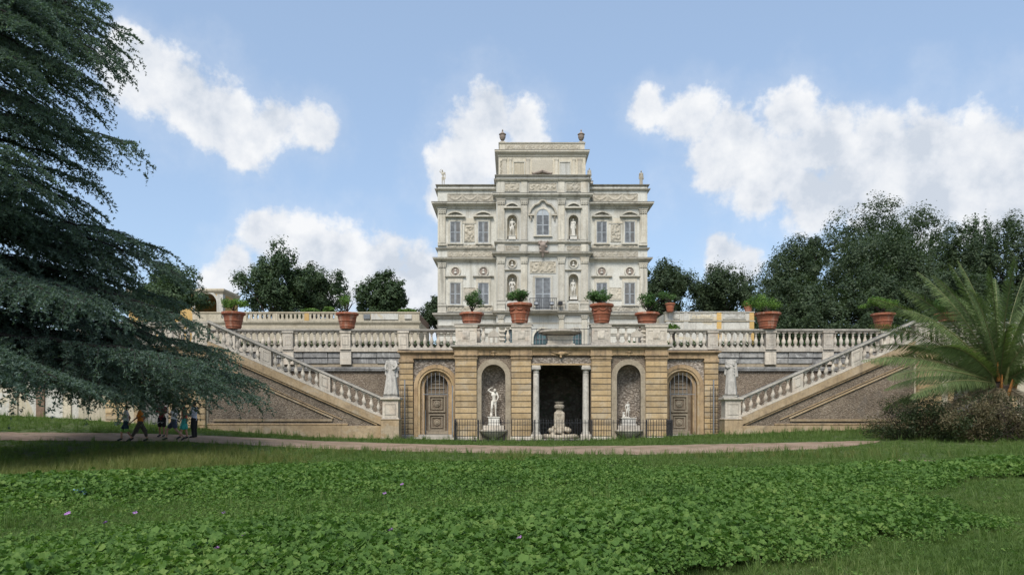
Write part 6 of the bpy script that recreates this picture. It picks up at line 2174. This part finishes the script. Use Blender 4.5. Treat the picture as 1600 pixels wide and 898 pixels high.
# ------------------------------------------------------------------ ground cover: mallow, grass, flowers
def cluster_leaves(seed, n, spread, hgt, rmin, rmax):
    """low mallow plant: lobed round leaves on stalks"""
    rg = random.Random(seed)
    vs, fs = [], []
    for _ in range(n):
        a, q = rg.uniform(0, 2 * PI), spread * math.sqrt(rg.random())
        c = Vector((q * math.cos(a), q * math.sin(a), hgt * rg.uniform(.35, 1)))
        nrm = Vector((rg.gauss(0, .5) + .25 * math.cos(a), rg.gauss(0, .5) + .25 * math.sin(a), 1)).normalized()
        t = nrm.cross(Vector((math.cos(a * 3), math.sin(a * 3), .1))).normalized()
        b = nrm.cross(t)
        r = rg.uniform(rmin, rmax)
        k0 = len(vs)
        vs.append(tuple(c - nrm * r * .18))
        m = 10
        for i in range(m):
            an = 2 * PI * (i + .5) / m
            rr = r * (1.0 if i % 2 else .80) * (0.45 if i == 0 else 1)
            p = c + (t * math.cos(an) + b * math.sin(an)) * rr + nrm * (r * .10 * (1 if i % 2 else -.6))
            vs.append(tuple(p))
        for i in range(m):
            fs.append((k0, k0 + 1 + i, k0 + 1 + (i + 1) % m))
    return vs, fs


def tuft(seed, n, h, lean, w, spread):
    rg = random.Random(seed)
    vs, fs = [], []
    for _ in range(n):
        a = rg.uniform(0, 2 * PI)
        q = spread * math.sqrt(rg.random())
        bx, by = q * math.cos(a * 1.7), q * math.sin(a * 1.7)
        hh = h * rg.uniform(.5, 1.1)
        l = lean * rg.uniform(.3, 1.2) * hh
        d = Vector((math.cos(a), math.sin(a), 0))
        s = Vector((-d.y, d.x, 0)) * w
        b = Vector((bx, by, 0))
        k = len(vs)
        vs += [tuple(b - s), tuple(b + s), tuple(b + d * l * .4 + Vector((0, 0, hh * .6)) + s * .7), tuple(b + d * l * .4 + Vector((0, 0, hh * .6)) - s * .7), tuple(b + d * l + Vector((0, 0, hh)))]
        fs += [(k, k + 1, k + 2, k + 3), (k + 3, k + 2, k + 4)]
    return vs, fs


def source(name, vf, mat):
    me = bpy.data.meshes.new(name)
    me.from_pydata(vf[0], [], vf[1])
    me.materials.append(M[mat])
    return bpy.data.objects.new(name, me)


def scatter(name, P, rot, scl, kinds, sources):
    """one point mesh whose geometry nodes set a source plant on every point"""
    me = bpy.data.meshes.new(name)
    me.vertices.add(len(P))
    me.vertices.foreach_set('co', np.asarray(P, dtype=np.float32).ravel())
    for nm, typ, arr in (('rot', 'FLOAT_VECTOR', rot), ('scl', 'FLOAT', scl), ('kd', 'INT', kinds)):
        at = me.attributes.new(nm, typ, 'POINT')
        at.data.foreach_set('vector' if typ == 'FLOAT_VECTOR' else 'value', np.asarray(arr, dtype=np.int32 if typ == 'INT' else np.float32).ravel())
    o = bpy.data.objects.new(name, me)
    col.objects.link(o)
    ng = bpy.data.node_groups.new(name, 'GeometryNodeTree')
    ng.interface.new_socket('Geometry', in_out='INPUT', socket_type='NodeSocketGeometry')
    ng.interface.new_socket('Geometry', in_out='OUTPUT', socket_type='NodeSocketGeometry')
    gi, go = ng.nodes.new('NodeGroupInput'), ng.nodes.new('NodeGroupOutput')
    jn = ng.nodes.new('GeometryNodeJoinGeometry')

    def attr(nm, typ):
        a = ng.nodes.new('GeometryNodeInputNamedAttribute')
        a.data_type = typ
        a.inputs[0].default_value = nm
        return a.outputs[0]
    r_, s_, k_ = attr('rot', 'FLOAT_VECTOR'), attr('scl', 'FLOAT'), attr('kd', 'INT')
    e2r = ng.nodes.new('FunctionNodeEulerToRotation')
    ng.links.new(r_, e2r.inputs[0])
    for i, src in enumerate(sources):
        oi = ng.nodes.new('GeometryNodeObjectInfo')
        oi.inputs['Object'].default_value = src
        oi.inputs['As Instance'].default_value = True
        cmp_ = ng.nodes.new('FunctionNodeCompare')
        cmp_.data_type = 'INT'
        cmp_.operation = 'EQUAL'
        ng.links.new(k_, cmp_.inputs[2])
        cmp_.inputs[3].default_value = i
        ip = ng.nodes.new('GeometryNodeInstanceOnPoints')
        ng.links.new(gi.outputs[0], ip.inputs['Points'])
        ng.links.new(cmp_.outputs[0], ip.inputs['Selection'])
        ng.links.new(oi.outputs['Geometry'], ip.inputs['Instance'])
        ng.links.new(e2r.outputs[0], ip.inputs['Rotation'])
        ng.links.new(s_, ip.inputs['Scale'])
        ng.links.new(ip.outputs[0], jn.inputs[0])
    ng.links.new(jn.outputs[0], go.inputs[0])
    md = o.modifiers.new('scatter', 'NODES')
    md.node_group = ng
    return o


lrg = np.random.default_rng(77)


def fbm(x, y, s, seed):
    r = np.random.default_rng(seed)
    v = np.zeros_like(x)
    for o_ in range(4):
        for _ in range(3):
            a = r.uniform(0, 2 * PI)
            f = s * 2 ** o_ * r.uniform(.7, 1.3)
            v += np.sin((x * math.cos(a) + y * math.sin(a)) * f + r.uniform(0, 6.28)) / 2 ** o_ / 3
    return v


def to_px(x, y):
    z = gz(x, y)
    return 800 + x * F / y, HOR + (CAM_Z - z) * F / y


def candidates(n, y0, y1, power=1.0, margin=3.0):
    """points in the field of view, denser near the camera"""
    y = y0 + (y1 - y0) * lrg.random(n) ** power
    x = (lrg.random(n) * 2 - 1) * (.74 * y + margin)
    return x, y


def mallow_mask(px, py, x, y):
    """1 where the mallow carpet grows"""
    edge = np.interp(px, [-400, 0, 150, 300, 430, 600, 800, 1000, 1200, 1350, 1450, 1600, 1900], [764, 756, 738, 724, 720, 720, 722, 722, 726, 730, 733, 729, 729])
    low = np.interp(px, [-400, 900, 1000, 1060, 1120, 1220, 1300, 1380, 1440, 1490, 1520, 1600, 1900], [1500, 1300, 930, 880, 860, 845, 830, 815, 805, 790, 762, 764, 764])
    n = fbm(x, y, .9, 5)
    return np.clip((py - edge) / 9 + n * .7 + .2, 0, 1) * np.clip((low + 14 - py) / 48 + n * 1.3, 0, 1)


# mallow
x1, y1_ = candidates(42000, 5.8, 13, 1.0)
x2, y2_ = candidates(40000, 13, 21, 1.0)
x3, y3_ = candidates(15000, 21, 31, 1.0)
x, y = np.concatenate([x1, x2, x3]), np.concatenate([y1_, y2_, y3_])
px, py = to_px(x, y)
hill = fbm(x, y, .55, 9)
mk = mallow_mask(px, py, x, y)
far = np.clip(1 - np.hypot((px - 1400) / 330, (py - 850) / 80), 0, 1)
keep = lrg.random(len(x)) < np.maximum(mk ** .8 * np.clip(.78 + .35 * hill, .3, 1), .035)
keep &= (py > np.interp(px, *zip(*PL)) + 5)
x, y, hill, mk = x[keep], y[keep], hill[keep], mk[keep]
P = np.stack([x, y, gz(x, y) + .01 + .07 * np.clip(hill + .6, 0, 2)], -1)
n = len(x)
print('mallow', n)
rot = np.stack([lrg.normal(0, .18, n), lrg.normal(0, .18, n), lrg.random(n) * 6.28], -1)
MAL = [source('mallow_plant', cluster_leaves(s, 13, .15, .125, .017, .048), 'mallow') for s in (1, 2, 3, 4)]
mo = scatter('mallow_ground_cover', P, rot, lrg.uniform(.75, 1.3, n) * np.interp(y, [6, 14, 22, 27], [.85, .95, 1.0, .8]) * np.clip(1 + .35 * hill, .5, 1.5) * (.42 + .58 * np.clip(mk * 1.1, 0, 1)) * lrg.choice([.55, .75, .95], n), lrg.integers(0, 4, n), MAL)
tag(mo, 'carpet of dark green lobed mallow leaves covering the lawn', 'ground cover', kind='stuff')

# grass
GR = [source('grass_tuft', tuft(s, 34, .085, .9, .0035, .13), 'grass') for s in (1, 2, 3)] + [source('grass_tuft', tuft(s, 16, .30, .55, .006, .10), 'grass') for s in (4, 5)]
x1, y1_ = candidates(44000, 5.8, 13)
x2, y2_ = candidates(22000, 13, 24)
x3, y3_ = candidates(34000, 22, 40.2)
x, y = np.concatenate([x1, x2, x3]), np.concatenate([y1_, y2_, y3_])
px, py = to_px(x, y)
pu_, pl_ = np.interp(px, *zip(*PU)), np.interp(px, *zip(*PL))
on_path = (py > pu_ - .3) & (py < pl_ + .3) & (px < 1400) & (y > 24)
u_ = np.abs(x - AX)
under = ((y > 39.3) & (u_ < 9)) | (y > 39.75) | ((u_ < 6.1) & (y > 39.0))
bare = (np.hypot((px - 1420) / 62, (py - 722) / 3) < 1)
fringe = (np.minimum(np.abs(py - pu_), np.abs(py - pl_)) < 2.5) & (y > 24)
mm = mallow_mask(px, py, x, y)
keep = ~on_path & ~under & ~bare & (lrg.random(len(x)) < np.where(mm > .5, .6, 1.0)) & (lrg.random(len(x)) < np.clip(.8 + .4 * fbm(x, y, 1.2, 3), .25, 1))
x, y, px, py = x[keep], y[keep], px[keep], py[keep]
n = len(x)
print('grass', n)
tall = (lrg.random(n) < np.where(y > 24, .12, .02))
strip = (y > 34) & (py < np.interp(px, *zip(*PU)))
kd = np.where(tall, lrg.integers(3, 5, n), lrg.integers(0, 3, n))
gs = lrg.uniform(.6, 1.25, n) * np.interp(y, [6, 15, 25, 30, 40], [.7, .9, 1.05, .9, 1.25])
gs = np.where(strip, gs * 1.0, gs)
go_ = scatter('lawn_grass', np.stack([x, y, gz(x, y)], -1), np.stack([lrg.normal(0, .12, n), lrg.normal(0, .12, n), lrg.random(n) * 6.28], -1), gs, kd, GR)
tag(go_, 'short green grass of the lawn and the verges along the path', 'grass', kind='stuff')

# tall yellowing grass at the left and in a patch on the right of the centre
DG = [source('seeding_grass_tuft', tuft(s, 18, .42, .75, .005, .14), 'drygrass') for s in (8, 9, 10)]
x, y = candidates(26000, 14, 31)
px, py = to_px(x, y)
d1 = np.clip(1 - np.hypot((px - 120) / 230, (py - 745) / 26), 0, 1) * 1.4 + np.clip(1 - np.hypot((px - 300) / 210, (py - 720) / 20), 0, 1) * 1.4
d2 = np.clip(1 - np.hypot((px - 800) / 55, (py - 722) / 10), 0, 1) * .8 + np.clip(1 - np.hypot((px - 710) / 30, (py - 702) / 6), 0, 1) * .9
d3 = np.clip(1 - np.hypot((px - 560) / 200, (py - 708) / 6), 0, 1) * .3 + np.clip(1 - np.hypot((px - 1250) / 260, (py - 713) / 8), 0, 1) * .35
keep = (lrg.random(len(x)) < (d1 + d2 + d3) * .75) & ~((py < np.interp(px, *zip(*PL)) + .5) & (y > 24))
x, y = x[keep], y[keep]
n = len(x)
print('dry grass', n)
tag(scatter('seeding_grass', np.stack([x, y, gz(x, y)], -1), np.stack([lrg.normal(0, .2, n), lrg.normal(0, .2, n), lrg.random(n) * 6.28], -1), lrg.uniform(.45, .95, n), lrg.integers(0, 3, n), DG),
    'taller yellowing seeding grass in patches between mallow and path', 'grass', kind='stuff')

# mauve mallow flowers that show one by one
FL = [(103, 822, 'near the left edge'), (209, 820, 'left of centre among low leaves'), (374, 862, 'in the left foreground'), (337, 885, 'at the bottom left'), (163, 838, 'below the left pair'), (810, 866, 'in the centre foreground'),
      (627, 768, 'in mid lawn'), (599, 785, 'just left of the mid lawn flower'), (347, 820, 'beside the pale pair'), (80, 769, 'far left by the tall grass'), (609, 852, 'in the lower middle'), (845, 831, 'right of centre')]
pet = MB()
for k in range(5):
    a = 2 * PI * k / 5
    pts = [(0, 0, 0)] + [(.022 * f * math.cos(a + t), .022 * f * math.sin(a + t), .012 * f) for t, f in ((-.5, .75), (-.22, 1.05), (0, .92), (.22, 1.05), (.5, .75))]
    pet.add(pts, [(0, 1, 2, 3), (0, 3, 4, 5)])
pm = bpy.data.meshes.new('petals')
pm.from_pydata(pet.v, [], pet.f)
pm.materials.append(M['petal'])
for k, (fx, fy, lab) in enumerate(FL):
    gx0, gy0 = ground_hit(fx, fy + 6)
    f = thing('mallow_flower', (gx0, gy0, float(gz(gx0, gy0))), 'mauve mallow flower ' + lab, 'flower', 'mallow flowers in the lawn')
    MB().tube([(0, 0, 0), (.01, 0, .12), (0, -.01, .22)], .004, 4).build('stalk', 'grass', f, local=True)
    for q in range(3 if k in (0, 2) else 2):
        o = link_mesh('petals', pm, None, f, (.03 * q, -.01 * q, .22 + .015 * q))
        o.rotation_euler = (.7 + .3 * q, .3 * q, k)
# crumpled pale blue wrapper lying in the leaves
gx0, gy0 = ground_hit(124, 783)
wr = np.random.default_rng(2)
m = MB()
w_, h_ = 9, 5
m.add([(.22 * (i / (w_ - 1) - .5), .10 * (j / (h_ - 1) - .5), .05 * wr.random() + .05 * math.sin(i * 1.3)) for j in range(h_) for i in range(w_)],
      [(j * w_ + i, j * w_ + i + 1, (j + 1) * w_ + i + 1, (j + 1) * w_ + i) for j in range(h_ - 1) for i in range(w_ - 1)])
M['wrap'] = plain_mat('pale_blue_wrapper', (.35, .55, .68), .35, var=.4, scale=20)
o = m.build('plastic_wrapper', 'wrap', local=True)
o.location = (gx0, gy0, float(gz(gx0, gy0)) + .15)
tag(o, 'crumpled pale blue plastic wrapper lying on the mallow at left', 'litter')
